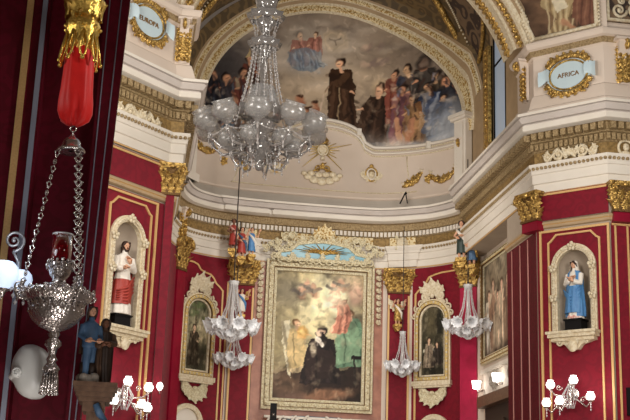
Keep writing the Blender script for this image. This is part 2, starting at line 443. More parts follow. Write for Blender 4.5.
# right crossing pier, chancel side wall with its recess, left crossing pier
m = MB(); holed(m, -.07, 1.79, 0, 10.2, NR['c'], NR['hw'], NR['zb'], NR['zs'], .03, 0, MR)
niche_shell(m, NR['c'], NR['hw'], NR['zb'], NR['zs'], MR)
sweep(m, [(13, 25.6), (10.8, 25.6)], [(0, 0), (0, 10.2)]); sweep(m, [(9.47, 26.9), (9.47, 29.2), (10.12, 29.2)], [(0, 0), (0, 10.2)])
sweep(m, [(9.47, 26.9), (9.47, 33.5)], [(-.7, 10.17), (0, 10.17)])
struct('wall_right_pier', m, NICHE)
m = MB(); sweep(m, [(10.1, 29.2), (10.1, 33.45), (9.72, 33.9)], [(0, 0), (0, 10.2)]); struct('wall_right', m, CREAM)
m = MB(); holed(m, -2.6, .24, 0, 10.2, NL['c'], NL['hw'], NL['zb'], NL['zs'], .03, 0, ML)
niche_shell(m, NL['c'], NL['hw'], NL['zb'], NL['zs'], ML)
sweep(m, [(.64, 33.9), (.64, 26.95), (.46, 26.95)], [(0, 0), (0, 10.2)])
struct('wall_left_pier', m, NICHE)
m = MB(); sweep(m, APR, [(0, 0), (0, 12.1)]); struct('wall_back', m, CREAM)

# entablatures
ENT_W = [(0,10.17),(.05,10.17),(.05,10.38),(.09,10.40),(.09,10.62),(.12,10.64),(.12,10.70),(.18,10.82),(.18,10.88),(.02,10.92)]
ENT_F = [(.02,10.92),(.02,11.20)]
ENT_B = [(.02,11.20),(.07,11.22),(.07,11.42),(.14,11.44),(.14,11.66),(.22,11.68)]
ENT_C = [(.22,11.68),(.34,11.71),(.36,11.72),(.36,11.86),(.32,11.87),(.32,11.90),(.40,11.91),(.47,12.02),(.43,12.03),(.43,12.06),(.50,12.07),(.50,12.14),(.05,12.24)]
def entab(name, path, label, dz=0, k=1.0, step=.13, plain=False):
    m = MB()
    sc_ = lambda P: [(o, 10.17+(z-10.17)*k+dz) for o, z in P]
    sweep(m, path, sc_(ENT_W), 0); sweep(m, path, sc_(ENT_F), 1); sweep(m, path, sc_(ENT_B), 2); sweep(m, path, sc_(ENT_C), 0, mats=[0,0,0,5,5,5,5,5,5,5,0,0])
    zz = lambda z: 10.17+(z-10.17)*k+dz
    for (x, y, a) in along(path, step, .08):
        m.box(-step*.32, step*.32, 0, -.07, zz(11.24), zz(11.40), 2 if not plain else 0, T(x, y, 0) @ RZ(a+PI))
    for (x, y, a) in (along(path, step*1.5, .16) if not plain else []):
        m.box(-step*.5, step*.5, 0, -.16, zz(11.47), zz(11.63), 2 if not plain else 0, T(x, y, 0) @ RZ(a+PI))
    # carved bead row on the upper architrave and gilded fillets
    for (x, y, a) in along(path, .11, .15): m.ball((x, y, zz(10.77)), (.05, .05, .045), 2, 6, 4)
    sweep(m, path, [(.005, zz(10.14)), (.03, zz(10.14)), (.03, zz(10.19)), (.005, zz(10.19))], 4)
    return struct(name, m, [WHITE, GOLDGROUND, WARM, PALEGILT, BRAID, PALEGREY], label)
RPATH = [(13,25.6),(10.8,25.6),(9.47,26.93),(9.47,33.3)]
LPATH = [(.76,33.5),(.76,26.92),(.46,26.92),(-1.6,24.86),(-4,24.86)]
entab('trim_1', RPATH, 'white and gold entablature over the right pier and chancel wall')
entab('trim_2', LPATH, 'white and gold entablature over the left pier', dz=.06)
entab('trim_3', [(9.75,33.0)]+APR, 'white and gold entablature curving behind the altar', k=.92, plain=True)
m = MB()
for x0, x1 in ((4.3, 7.2), (7.75, 8.45), (2.8, 3.5)):     # forward breaks of the altar entablature
    xs = [x1-(x1-x0)*i/6 for i in range(7)]; pth = [(x, plan(x)-.10) for x in xs]
    pth = [(x1, plan(x1)+.1)]+pth+[(x0, plan(x0)+.1)]
    kk = lambda P: [(o, 10.17+(z-10.17)*.92) for o, z in P]
    sweep(m, pth, kk(ENT_W), 0); sweep(m, pth, kk(ENT_F), 1); sweep(m, pth, kk(ENT_C), 0, mats=[0,0,0,2,2,2,2,2,2,2,0,0])
struct('trim_4', m, [WHITE, CARVE, PALEGREY], 'forward breaks of the entablature above the altar pilasters')
# necking mouldings on the piers
m = MB()
for pth in ([(13,25.6),(10.8,25.6),(9.47,26.93),(9.47,29.2),(10.1,29.2)], [(.64,30),(.64,26.92),(.46,26.92),(-1.6,24.86),(-4,24.86)]):
    sweep(m, pth, [(0,9.24),(.05,9.27),(.05,9.33),(.08,9.35),(.08,9.40),(.02,9.44),(0,9.45)], mats=[0,0,1,0,0,0])
struct('trim_5', m, [TAUPE, BRAID], 'grey and gold necking moulding on the piers')

# attic above the piers
def attic(name, path, label):
    m = MB()
    sweep(m, path, [(.20,12.15),(.20,12.30),(.16,12.34),(.05,12.70),(.0,12.74),(.0,13.74),(.05,13.78)], 0)
    sweep(m, path, [(.05,13.78),(.10,13.84),(.10,13.92)], 1)
    sweep(m, path, [(.10,13.92),(.18,13.95),(.22,14.05),(.22,14.10),(.02,14.16),(.02,14.30),(-.15,14.32)], 0)
    return struct(name, m, [CREAM, WARM], label)
attic('trim_6', [(13,25.6),(10.8,25.6),(9.47,26.93),(9.47,28.2)], 'cream attic storey of the right pier')
attic('trim_7', [(.81,28.2),(.81,26.92),(.46,26.92),(-1.6,24.86),(-4,24.86)], 'cream attic storey of the left pier')
# chancel side wall above the cornice, with the window
m = MB(); sweep(m, [(9.9,28.2),(9.9,30.6)], [(0,12.4),(0,17.3)]); sweep(m, [(9.9,31.9),(9.9,34.6)], [(0,12.4),(0,15.3)])
sweep(m, [(9.9,30.6),(9.9,31.9)], [(0,12.4),(0,13.2)])
m.box(9.9, 10.3, 30.5, 30.6, 13.2, 17.3); m.box(9.9, 10.3, 31.9, 32.0, 13.2, 17)
struct('wall_right_upper', m, TAUPE)
m = MB(); m.box(.1, .5, 27, 36, 12.3, 16); struct('wall_left_upper', m, TAUPE)
w = thing('window_1', 'tall daylit window with gilded jamb above the right chancel cornice', 'window'); w['kind'] = 'structure'
m = MB(); m.box(10.00, 10.03, 30.6, 31.9, 13.2, 17.2); obj('pane', m, DAYGLASS, w)
m = MB()
for y in (30.63, 31.87): m.box(9.96, 10.06, y-.03, y+.03, 13.2, 17)
for z in (15.6,): m.box(9.97, 10.05, 30.6, 31.9, z-.025, z+.025)
obj('window_bar', m, BLACK, w)
m = MB(); m.box(9.80, 9.95, 31.9, 32.4, 12.6, 16.3)
for k in range(20): m.ball((9.80, 32.15, 12.75+k*.18), (.05, .10, .08), 0, 6, 4)
obj('window_jamb', m, GILT, w)
# apse attic with raised centre
AC = 5.55
def attic_top(x):
    d = abs(x-AC)
    if d > 1.62: return 14.15
    if d > 1.30: return 14.15+.18*(1.62-d)/.32
    return 14.33+.66*math.sqrt(max(0, 1-(d/1.30)**2))**.9
XS = [.95+i*(9.68-.95)/110 for i in range(111)]
m = MB()
m.grid([[(x, plan(x)-.02, 12.0), (x, plan(x)-.02, 12.38)] for x in XS], 1, True)  # plinth strip: shade above the cornice put into a darker grey
m.grid([[(x, plan(x)-.02, 12.38), (x, plan(x)-.10, 12.40), (x, plan(x)-.10, 12.46), (x, plan(x)-.06, 12.48), (x, plan(x)-.06, attic_top(x)-.02)] for x in XS], 0, True)
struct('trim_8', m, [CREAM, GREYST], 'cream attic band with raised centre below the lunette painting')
m = MB()
for (dz, r, k) in ((0, .055, 0), (-.10, .02, 1), (-.20, .035, 0), (-.30, .016, 1)):
    m.tube([(x, plan(x)-.10-r*.5, attic_top(x)+dz) for x in XS if 1.0 < x < 9.6], r, 6, k)
m.tube([(x, plan(x)-.09, 12.62) for x in XS if 2.6 < x < 8.5], .014, 5, 1)
for x in (2.9, 8.2): m.tube([(x+.22*(1-t)**2*(1 if x > 5 else -1), plan(x)-.09, 12.62+t*1.2) for t in [i/8 for i in range(9)]], .016, 5, 1)
for x in (4.42, 6.68, 8.78, 2.32): m.box(x-.07, x+.07, plan(x)-.24, plan(x), attic_top(x)-.17, attic_top(x)+.06, 0)
struct('trim_9', m, [WHITE, PALEGILT], 'white and gold rail curving over the attic band')

# apse arch rings and vault
VC = 5.6; VZ = 14.75; VR = 4.08
def ring(mb, prof, mats, a0=-.12, a1=PI+.1, n=72):
    A = [a0+(a1-a0)*i/n for i in range(n+1)]
    for k in range(len(prof)-1):
        P = []
        for a in A:
            row = []
            for (R, dy) in (prof[k], prof[k+1]):
                x = VC+R*cos(a); row.append((x, plan(min(max(x, .8), 9.7))-dy, VZ+R*sin(a)))
            P.append(row)
        mb.grid(P, mats[k], True, flip=True)
RING = [(4.14,-.15),(4.02,.02),(4.06,.08),(4.09,.10),(4.24,.20),(4.27,.25),(4.30,.27),(4.38,.36),(4.40,.40),(4.50,.46),(4.53,.50),(4.58,.54),(4.90,.62)]
m = MB(); ring(m, RING, [0,0,0,1,0,0,2,0,1,0,2,3])
for i in range(150):
    a = -.05+(PI+.1)*i/149
    for R, dy, r, k in ((4.165,.15,.050,1),(4.45,.44,.042,1)):
        x = VC+R*cos(a); m.ball((x, plan(min(max(x,.8),9.7))-dy-.02, VZ+R*sin(a)), r*(1 if i % 2 else .75), k, 6, 4)
struct('trim_10', m, [IVORY, CARVE, TAUPE, GREENVAULT], 'ivory and gilt arch mouldings around the lunette painting')
def vaultp(a, y, R=4.9): return (VC-.15+R*cos(a), y, VZ+R*sin(a))
m = MB()
A = [-.02+(PI+.04)*i/40 for i in range(41)]
m.grid([[vaultp(a, 27.2), vaultp(a, 29), vaultp(a, 31), vaultp(a, 33), vaultp(a, max(33.6, plan(min(max(vaultp(a, 0)[0], .8), 9.7))-.55))] for a in A], 0, True)
struct('ceiling', m, GREENVAULT, 'barrel vault of the chancel')
# gilded ribs of the vault and the dark severy between them
def resamp(pts, n):
    pts = [np.array(p) for p in pts]; d = [0]
    for a, b in zip(pts[:-1], pts[1:]): d.append(d[-1]+np.linalg.norm(b-a))
    return [tuple(np.array([np.interp(d[-1]*i/n, d, [p[k] for p in pts]) for k in range(len(pts[0]))])) for i in range(n+1)]
LA = [(1.15,32.75),(.95,33.1),(.83,33.3),(.61,33.88),(.322,34.12)]; RA = [(1.0,32.5),(.72,32.2),(.56,31.9),(.427,32.94),(.322,34.12)]
for mir, nm in ((0, 'trim_11'), (1, 'trim_12')):
    f = (lambda a: PI-a) if mir else (lambda a: a)
    dy = -.9 if mir else -.45
    m = MB()
    m.grid([[vaultp(f(p[0]+(q[0]-p[0])*t), p[1]+(q[1]-p[1])*t+dy, 4.84) for t in (0,.25,.5,.75,1)] for p, q in zip(resamp(LA, 24), resamp(RA, 24))], 0, True)
    for line, r, k in (([(1.1,33.5),(.895,33.79),(.719,34.3),(.506,34.55),(.24,34.55)], .10, 1), (RA, .06, 1)):
        m.tube([vaultp(f(a), y+dy, 4.80) for a, y in resamp(line, 24)], r, 6, k)
    for line in (LA, RA):
        for a, y in resamp(line, 46): m.ball(vaultp(f(a), y+dy, 4.79), .036, 2, 6, 4)
    struct(nm, m, [DARKVAULT, GILT, IVORY], 'dark scroll patterned vault web with beaded gilt ribs, '+('left side' if mir else 'right side'))
# crossing arch in front of the chancel
NC = 4.9; NZ = 12.8
m = MB()
A = [.30+(PI-.60)*i/60 for i in range(61)]
PR_ = [(4.36,28.1),(4.36,27.22),(4.40,27.14),(4.62,27.12),(4.66,27.04),(4.72,27.02),(4.76,26.98),(4.98,26.98),(5.02,27.04),(5.08,27.3)]
for k in range(len(PR_)-1):
    m.grid([[(NC+R*cos(a), y, NZ+R*sin(a)) for R, y in (PR_[k], PR_[k+1])] for a in A], [0,0,2,0,0,0,2,0,0][k], True, flip=True)
for i in range(140):
    a = .31+(PI-.62)*i/139
    m.ball((NC+4.36*cos(a), 27.65, NZ+4.36*sin(a)), (.10, .22, .07) if i % 2 else (.06, .10, .06), 1, 6, 4)
    m.ball((NC+4.51*cos(a), 27.10, NZ+4.51*sin(a)), (.10, .06, .06) if i % 2 else .05, 1, 6, 4)
    m.ball((NC+4.87*cos(a), 26.96, NZ+4.87*sin(a)), .055, 0, 6, 4)
struct('trim_13', m, [IVORY, GILT, TAUPE], 'carved and gilt crossing arch in front of the chancel')
# walls of the nave behind and above the camera so that light falls from the crossing
m = MB(); m.box(-14, -13.8, -8, 42, 0, 26); struct('wall_left_aisle', m, CREAM)
m = MB(); m.box(23.8, 24, -8, 42, 0, 26); struct('wall_right_aisle', m, CREAM)
m = MB(); m.box(-14, 24, -8, -7.8, 0, 26); struct('wall_front', m, CREAM)
m = MB(); m.box(-14, 24, 41.8, 42, 0, 26); struct('wall_far', m, CREAM)
m = MB(); m.box(-14, 24, -8, 13, 18, 18.3); struct('ceiling_nave', m, CREAM)

# ================================================================== ORNAMENT BUILDERS
def acanthus(mb, x, y, z, L, W, az=0, tilt=0, curl=.7, k=0, roll=0):
    mb.leaf(T(x, y, z) @ RZ(az) @ RY(roll) @ RX(tilt), L, W, curl, k)
def capital(root, w, h, d, pm=GILT):
    b = MB(); b.grid([[(-w*s_*.5, 0, z*h), (-w*s_*.5, -d*s_, z*h), (w*s_*.5, -d*s_, z*h), (w*s_*.5, 0, z*h)] for z, s_ in ((0,.82),(.5,.84),(.75,.9),(.86,1.0))], 0, False)
    b.box(-w*.46, w*.46, -d*.95, 0, -.05*h, .03*h)
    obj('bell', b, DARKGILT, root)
    a = MB(); a.box(-w*.62, w*.62, -d*1.35, 0, .9*h, h); a.box(-w*.56, w*.56, -d*1.2, 0, .84*h, .9*h); obj('abacus', a, pm, root)
    lf = None
    def leafobj(M):
        nonlocal lf
        if lf is None:
            q = MB(); q.leaf(Matrix.Identity(4), h*.46, w*.32, .9, 0); lf = mesh('acanthus_leaf', q, pm)
        o = obj('acanthus_leaf', lf, None, root); o.matrix_local = M
    for x in (-.33, 0, .33): leafobj(T(x*w, -d*.86, .02*h))
    for x in (-.45, -.17, .17, .45): leafobj(T(x*w, -d*.84, .34*h) @ RX(.12))
    for sx in (-1, 1):
        leafobj(T(sx*w*.44, -d*.4, .04*h) @ RZ(sx*PI/2)); leafobj(T(sx*w*.5, -d*.8, .4*h) @ RZ(sx*PI/4) @ RX(.2))
        v = MB(); v.scroll((sx*w*.47, -d*1.2, h*.74), h*.17, 1.6, h*.05, a0=PI/2, sgn=-sx, flat=2.2)
        v.tube([(sx*w*.14, -d*.95, h*.45), (sx*w*.24, -d*1.05, h*.68), (sx*w*.40, -d*1.2, h*.9)], [h*.03, h*.04, h*.05], 5); obj('volute', v, pm, root)
    r = MB(); r.ball((0, -d*1.35, h*.88), (w*.11, w*.08, w*.11)); obj('rosette', r, pm, root)
def hanging(name, label, loc, rotz, outline, braids, m=DAMASK, group=None, hole=None, y=0):
    """red cloth on a flat wall; outline = (u0,u1,z0,z1) of the cloth"""
    t = thing(name, label, 'wall hanging', loc, rotz, group)
    q = MB(); u0, u1, z0, z1 = outline
    if hole: holed(q, u0, u1, z0, z1, hole['c'], hole['hw']+.03, hole['zb']-.05, hole['zs'], y-.012)
    else: q.box(u0, u1, y-.02, y, z0, z1)
    obj('cloth', q, m, t)
    for (pts, w) in braids:
        b = MB(); b.strip(pts, w, y-.045, y-.012); obj('gold_braid' if w > .02 else 'pale_braid', b, BRAID if w > .02 else PINKLINE, t)
    return t
def garland(mb, x0, z0, x1, z1, sag, y, r=.06, n=15, k=0):
    for i in range(n+1):
        t = i/n; x = x0+(x1-x0)*t; z = z0+(z1-z0)*t-sag*4*t*(1-t); rr = r*(.6+.8*sin(PI*t))
        mb.ball((x+random.uniform(-.2,.2)*rr, y-rr*.5, z+random.uniform(-.2,.2)*rr), (rr, rr*.8, rr*.8), k, 6, 4)
        if i % 2: acanthus(mb, x, y-rr, z, rr*2, rr*1.2, 0, -.6, .5, k, random.uniform(-1,1))

# ================================================================== RED HANGINGS
ch = [(.235,3.5),(.235,8.86),(.30,8.90),(.44,9.05),(1.32,9.05),(1.46,8.90),(1.53,8.86),(1.53,3.5)]
hanging('damask_hanging', 'crimson damask around the niche with the blue-robed statue, chamfered gold braid', (*RP,0), RR, (-.065,1.78,3.4,9.2),
        [([(.03,4),(.03,9.16),(1.76,9.16),(1.76,4)], .055), (ch, .045)], hole=NR, group='damask panels')
hanging('damask_hanging', 'short crimson damask band between capitals above the blue-robed statue', (*RP,0), RR, (-.02,1.78,9.45,10.15),
        [([(.0,10.10),(1.76,10.10)], .05)], group='damask panels')
hanging('damask_hanging', 'narrow ribbed crimson hanging on the inner side of the right pier', (9.47,26.95,0), -PI/2, (-2.24,0,4.0,9.2),
        [([(x,4),(x,9.15)], .016) for x in (-.55,-1.15,-1.8)], group='damask panels', m=DIMDAMASK)
q = bpy.data.objects[-1] if False else None
hanging('damask_hanging', 'crimson hanging with vertical gold braids at the right edge of the photo', (10.80,25.6,0), 0, (.02,2.0,4.0,9.2),
        [([(x,4),(x,9.15)], .045) for x in (.12,.42,.8)]+[([(0.03,9.16),(1.9,9.16)], .05)], group='damask panels')
chl = [(-c[0]+.03, c[1]-.05) for c in ch]
hanging('damask_hanging', 'crimson damask around the niche with the red-mantled statue, chamfered gold braid', (*LP,0), LR, (-2.55,.22,3.4,9.2),
        [([(-.03,3.6),(-.03,9.14),(-2.5,9.14)], .055), (chl, .045)], hole=NL, group='damask panels')
hanging('damask_hanging', 'short crimson damask band above the red-mantled statue', (*LP,0), LR, (-2.55,.22,9.45,10.15),
        [([(.2,10.10),(-2.5,10.10)], .05)], group='damask panels')
def apse_cloth(label, x0, x1, z0, z1, braids):
    t = thing('damask_hanging', label, 'wall hanging', ((x0+x1)/2, plan((x0+x1)/2), z0), 0, 'damask panels')
    cx, cy = t.location.x, t.location.y
    xs = [x0+(x1-x0)*i/16 for i in range(17)]
    q = MB(); q.grid([[(x-cx, plan(x)-.02-cy, 0), (x-cx, plan(x)-.02-cy, z1-z0)] for x in xs]); obj('cloth', q, DAMASK, t)
    for pts in braids:
        pts = resamp(pts, 40); b = MB(); b.strip(pts, .05, -.055, -.015)
        b.v = [(x-cx, y+plan(x)-cy, z-z0) for x, y, z in b.v]; obj('gold_braid', b, BRAID, t)
apse_cloth('crimson damask behind the arched painting of a standing friar', .765, 2.75, 3.0, 10.12,
           [[(1.25,9.85),(1.7,9.85),(1.85,9.62),(2.2,9.55),(2.36,9.25),(2.55,9.15),(2.57,4)], [(2.7,9.4),(2.7,4)]])
apse_cloth('crimson damask behind the arched painting of a dark interior', 8.42, 9.66, 3.0, 10.12,
           [[(9.5,9.9),(9.1,9.9),(8.85,9.80),(8.72,9.5),(8.5,9.35),(8.5,4)]])

# pilasters beside the altar, dressed in damask, with gilded capitals
def pilaster(label, x, rot=0, w=.78, zc=9.35, hc=.75, y=None, mshaft=DAMASK, z0=3.0, group='dressed pilasters', edges=True, d=.16, cw=None):
    t = thing('pilaster', label, 'pilaster', (x, plan(x)-.03 if y is None else y, z0), rot, group)
    q = MB(); q.box(-w*.44, w*.44, -d*.8, .05, 0, zc-z0-.04); obj('shaft', q, mshaft, t)
    if edges:
        for s_ in (-1, 1):
            b = MB(); b.box(s_*w*.40-.03, s_*w*.40+.03, -d*.8-.02, -d*.8, 0, zc-z0-.1); obj('gold_braid', b, BRAID, t)
    cp = bpy.data.objects.new('capital', None); COL.objects.link(cp); cp.parent = t; cp.location = (0, -.02, zc-z0)
    capital(cp, cw or w, hc, d)
    return t
pilaster('damask dressed pilaster with gilded capital left of the altar painting', 3.17)
pilaster('damask dressed pilaster with gilded capital right of the altar painting', 8.02, -.1)
pilaster('pink red satin pilaster with gilded capital beside the large side painting', 9.80, -.75, .62, 9.30, .85, 33.85, PINKSATIN, edges=False)
pilaster('pink red satin pilaster with gilded capital at the left pier corner', .56, 0, .22, 9.45, .74, 26.93, DAMASK, edges=False, cw=.50, d=.14)
pilaster('gilded capital on a pilaster at the left end of the altar wall', 1.13, .9, .46, 9.50, 1.0, 34.98, SATIN, edges=False)
pilaster('gilded corner capital between the right pier and the chancel', 9.44, -1.15, .62, 9.47, .70, 26.98, SATIN, z0=9.2, edges=False, d=.20)
pilaster('gilded capital at the right edge of the photo above the red hanging', 11.12, 0, .62, 9.47, .70, 25.58, SATIN, z0=9.2, edges=False, d=.18)

# ================================================================== PICTURE FRAMES
def frame_path(x0, x1, z0, z1, arched=False, n=14):
    if not arched: return [(x0,z0),(x0,z1),(x1,z1),(x1,z0)]
    r = (x1-x0)/2
    return [(x0,z0)]+[(p[0], p[1]) for p in arch((x0+x1)/2, z1-r, r, n)[::-1]]+[(x1,z0)]
def frame(parent, x0, x1, z0, z1, w, d, arched=False, m1=PALEGILT, m2=GILTF, name='frame', beads=True):
    """outer edge x0..z1; width w; depth d"""
    q = MB()
    q.strip(frame_path(x0+w*.13, x1-w*.13, z0+w*.13, z1-w*.13, arched), w*.26, -d*.8, 0, 0, True)
    q.strip(frame_path(x0+w*.45, x1-w*.45, z0+w*.45, z1-w*.45, arched), w*.5, -d, 0, 1, True)
    q.strip(frame_path(x0+w*.71, x1-w*.71, z0+w*.71, z1-w*.71, arched), w*.07, -d*1.02, 0, 2, True); q.strip(frame_path(x0+w*.26, x1-w*.26, z0+w*.26, z1-w*.26, arched), w*.06, -d*1.02, 0, 2, True)
    q.strip(frame_path(x0+w*.85, x1-w*.85, z0+w*.85, z1-w*.85, arched), w*.3, -d*.6, 0, 0, True)
    if beads:
        P = frame_path(x0+w*.45, x1-w*.45, z0+w*.45, z1-w*.45, arched); P = P+[P[0]]
        L = sum(math.dist(a, b) for a, b in zip(P[:-1], P[1:])); nb = int(L/(w*.55))
        for i, p in enumerate(resamp(P, nb)): q.ball((p[0], -d, p[1]), (w*.17, w*.14, w*.17) if i % 2 else (w*.11, w*.10, w*.11), 0, 6, 4)
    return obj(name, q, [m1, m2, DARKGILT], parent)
def canvas_grid(x0, x1, z0, z1, y, nu, nv, arched=False):
    r = (x1-x0)/2; P = []
    for i in range(nu+1):
        x = x0+(x1-x0)*i/nu; top = z1
        if arched: top = z1-r+math.sqrt(max(0, r*r-(x-(x0+x1)/2)**2))
        P.append([(x, y, z0+(top-z0)*j/nv) for j in range(nv+1)])
    a = np.array(P); return P, a[..., 0], a[..., 2]

# --- lunette painting
def paint_lunette(p):
    p.warp(1.6, 7, 3); p.warp(1.0, 3, 4); random.seed(21)
    p.C[:] = (106, 94, 84)
    p.noise(60, 40, (146, 130, 112), .7, .4, .65, 2); p.noise(70, 40, (80, 70, 64), .7, .5, .75, 5)
    p.blob(335, 70, 62, 48, (178, 156, 128), .75, soft=.9); p.blob(305, 40, 50, 26, (150, 140, 130), .6, soft=.8)
    p.noise(40, 16, (178, 164, 148), .4, .55, .8, 9)
    p.blob(214, 110, 34, 60, (44, 42, 46), .9, soft=.5); p.blob(236, 60, 26, 26, (66, 62, 62), .7, soft=.7)
    p.blob(425, 120, 42, 30, (52, 48, 50), .8, soft=.6); p.blob(350, 150, 90, 22, (74, 72, 76), .7, soft=.6)
    # sky glory with a dove and cherub wreath
    for r in (14, 10.5): 
        p.blob(337, 36, r, r*.8, (186, 164, 132), .5, soft=.12); p.blob(337, 36, r-1.6, (r-1.6)*.8, (138, 124, 108), .6, soft=.12)
    p.line(332, 34, 337, 37, .7, (96, 82, 70)); p.line(342, 33, 337, 37, .7, (96, 82, 70)); p.line(337, 36, 338, 40, .7, (96, 82, 70))
    # cloud borne figure in blue and rose
    p.blob(306, 60, 24, 9, (150, 142, 134), .7, soft=.6); p.figure(300, 28, 34, (140, 100, 88), .12, skin=(190,158,132), hair=(120,110,100), arms=((.3,.4),(-.2,.5)), w=.55, kneel=True, face=1)
    p.figure(316, 26, 30, (136, 92, 80), -.1, skin=(196,160,130), hair=(84,62,48), arms=((-.3,.5),(.2,.2)), w=.5, kneel=True, face=-1)
    p.poly([(292,46),(306,42),(322,48),(326,62),(312,68),(294,64),(288,58)], (100, 110, 120), .75)
    for k in range(6): p.line(290+k*6, 46+random.uniform(0,6), 294+k*6, 64, .9, (124,134,142) if k % 2 else (78,88,102), .6)
    pass
    for k in range(9): p.line(294+k*3, 44+random.uniform(0,8), 298+k*3+random.uniform(-4,6), 58+random.uniform(0,8), .7, (74, 88, 106) if k % 2 else (140, 152, 164), .6)
    for k in range(7): p.blob(372+random.uniform(-12,14), 48+random.uniform(-12,14), 3.4, 2.8, (164, 140, 120), .8); p.blob(374+random.uniform(-14,14), 50+random.uniform(-12,14), 5, 2.4, (124, 106, 96), .7, ang=random.uniform(-1,1))
    # standing friar, kneeling companion
    p.figure(343, 53, 74, (64, 46, 34), .02, halo=None, hair=(40,28,22), arms=((.17,.49),(-.02,.36),(.02,.34)), w=.38, face=-1)
    p.line(336, 74, 350, 80, 4.5, (56, 40, 30)); p.line(348, 72, 340, 80, 3.6, (82, 60, 44)); p.line(342, 84, 340, 116, .7, (146, 124, 96))
    p.figure(383, 80, 58, (60, 44, 34), -.20, halo=(176, 152, 118), hair=(50,36,28), arms=((-.40,.46),(.15,.5)), w=.42, kneel=True, face=-1)
    # cherubs below left
    for x, y in ((301,93),(316,100),(309,106),(322,112),(296,108)):
        p.blob(x, y, 3.2, 3.4, (150, 104, 78), 1); p.blob(x+1, y+7, 4.2, 6, (132, 86, 64), 1, ang=.4); p.line(x, y+7, x-6, y+10, 1.4, (140, 94, 70)); p.blob(x, y-2, 3.2, 1.8, (62, 42, 32))
    p.blob(312, 118, 16, 7, (84, 52, 42), .8); p.line(325, 90, 322, 106, 1, (170, 150, 130))
    # crowd at the right
    crowd = [(397,68,54,(112,70,58),(126,70,58)),(409,64,62,(58,60,70),(86,70,60)),(418,72,60,(96,90,84),None),(424,62,64,(50,46,44),(70,64,60)),(433,78,60,(66,58,50),None),(441,86,56,(42,44,50),(60,60,66)),(404,84,58,(132,92,86),(104,68,74)),(427,88,56,(52,62,84),(120,120,126)),(413,96,52,(112,80,54),(146,112,78)),(438,104,40,(52,62,86),None)]
    for i, (x, y, h, r, mm) in enumerate(crowd):
        p.figure(x, y, h, r, random.uniform(-.08,.08), skin=(178+random.randint(-20,10),128,98), mantle=mm, hair=(44,34,30), arms=((-.18,.36),(.16,.4)), w=.34, face=-1)
    for k in range(44):
        x = random.uniform(394,446); y = random.uniform(78,140); c = random.choice([(150,132,120),(70,50,44),(40,40,48),(128,84,64),(92,104,130),(60,44,38)])
        p.line(x, y, x+random.uniform(-4,4), y+random.uniform(4,12), .9, c, .7)
    p.blob(424, 66, 6, 7.5, (32, 28, 28), .9); p.blob(424, 66, 3.8, 5, (110, 92, 80), .9)
    p.poly([(426,104),(436,98),(431,134),(420,138)], (58, 70, 96), .7); p.line(434, 100, 426, 124, 1.4, (150, 152, 158), .7)
    p.line(398, 118, 402, 146, 2.6, (164,120,92)); p.line(412, 122, 406, 150, 2.6, (150,106,80))
    # clouds low right
    p.noise(30, 12, (130, 130, 134), .0); p.blob(440, 140, 16, 22, (120, 124, 126), .7, soft=.6)
    p.blob(410, 152, 50, 7, (122, 124, 128), .75, soft=.6); p.blob(386, 148, 14, 9, (176, 160, 146), .7, soft=.8)
    # dark crowd at the left with a mitred bishop
    left = [(250,52,50,(96,56,46),(70,52,46)),(243,66,52,(120,104,84),(88,46,40)),(226,72,56,(52,48,52),None),(217,84,52,(40,44,54),(66,56,54)),(209,96,46,(48,40,40),None),(236,94,44,(128,110,92),(70,60,56)),(255,84,44,(60,46,42),(96,36,32)),(228,106,38,(84,92,100),None),(247,104,36,(140,120,100),(76,64,56)),(214,72,40,(36,36,42),None)]
    for x, y, h, r, mm in left:
        p.figure(x, y, h, r, random.uniform(-.08,.08), skin=(164,120,92), mantle=mm, hair=(36,28,26), arms=((.18,.38),(-.14,.42)), w=.36, face=1)
    p.poly([(246,54),(249,44),(252,54)], (150,128,88))
    for k in range(50):
        x = random.uniform(205,262); y = random.uniform(74,128); c = random.choice([(130,116,100),(34,32,38),(60,52,52),(104,66,52),(84,92,104),(46,38,36)])
        p.line(x, y, x+random.uniform(-5,5), y+random.uniform(4,10), .9, c, .7)
    mk = np.clip((p.Y-66)/20, 0, 1)*np.clip(np.abs(p.X-330)/60-.2, 0, 1)
    p.noise(9, 8, (34, 30, 30), .35, .5, .8, 11, mk); p.noise(6, 7, (196, 176, 150), .6, .6, .8, 12, mk)
    p.noise(50, 18, (196, 184, 168), .45, .58, .8, 21, np.clip((84-p.Y)/30, 0, 1)); p.noise(34, 12, (70, 62, 58), .4, .6, .8, 22, np.clip((84-p.Y)/30, 0, 1))
    p.blob(440, 138, 12, 20, (142, 144, 148), .75, soft=.7); p.blob(412, 150, 44, 6, (150, 152, 156), .8, soft=.7); p.blob(388, 150, 20, 7, (158, 154, 150), .8, soft=.8); p.blob(394, 145, 8, 9, (190, 170, 152), .7, soft=.8); p.blob(360, 138, 20, 8, (140, 136, 132), .6, soft=.9); p.blob(318, 128, 26, 8, (132, 122, 112), .6, soft=.9)
    p.dabs(700, 0, 0, 0, 0, 5, .9, .35, .25); p.finish(.85, 1.12, 1.3)
P = []; 
LX = [VC-4.12+8.24*i/300 for i in range(301)]
for x in LX:
    top = VZ+math.sqrt(max(0, 4.16**2-(x-VC)**2)); xx = min(max(x, .8), 9.7); bot = min(attic_top(x)-.15, top-.01)
    P.append([(x-VC, plan(xx)-.03-36, bot+(top-bot)*j/180-14) for j in range(181)])
a = np.array(P); wx = a[..., 0]+VC; wz = a[..., 2]+14
lt = thing('lunette_painting', 'arched mural of saints, friars and clouds above the altar wall', 'painting', (VC, 36, 14))
canvas('painted_surface', P, (141.46+30.66*wx+.94*wz, 530.02+2.68*wx-28.6*wz), paint_lunette, lt)

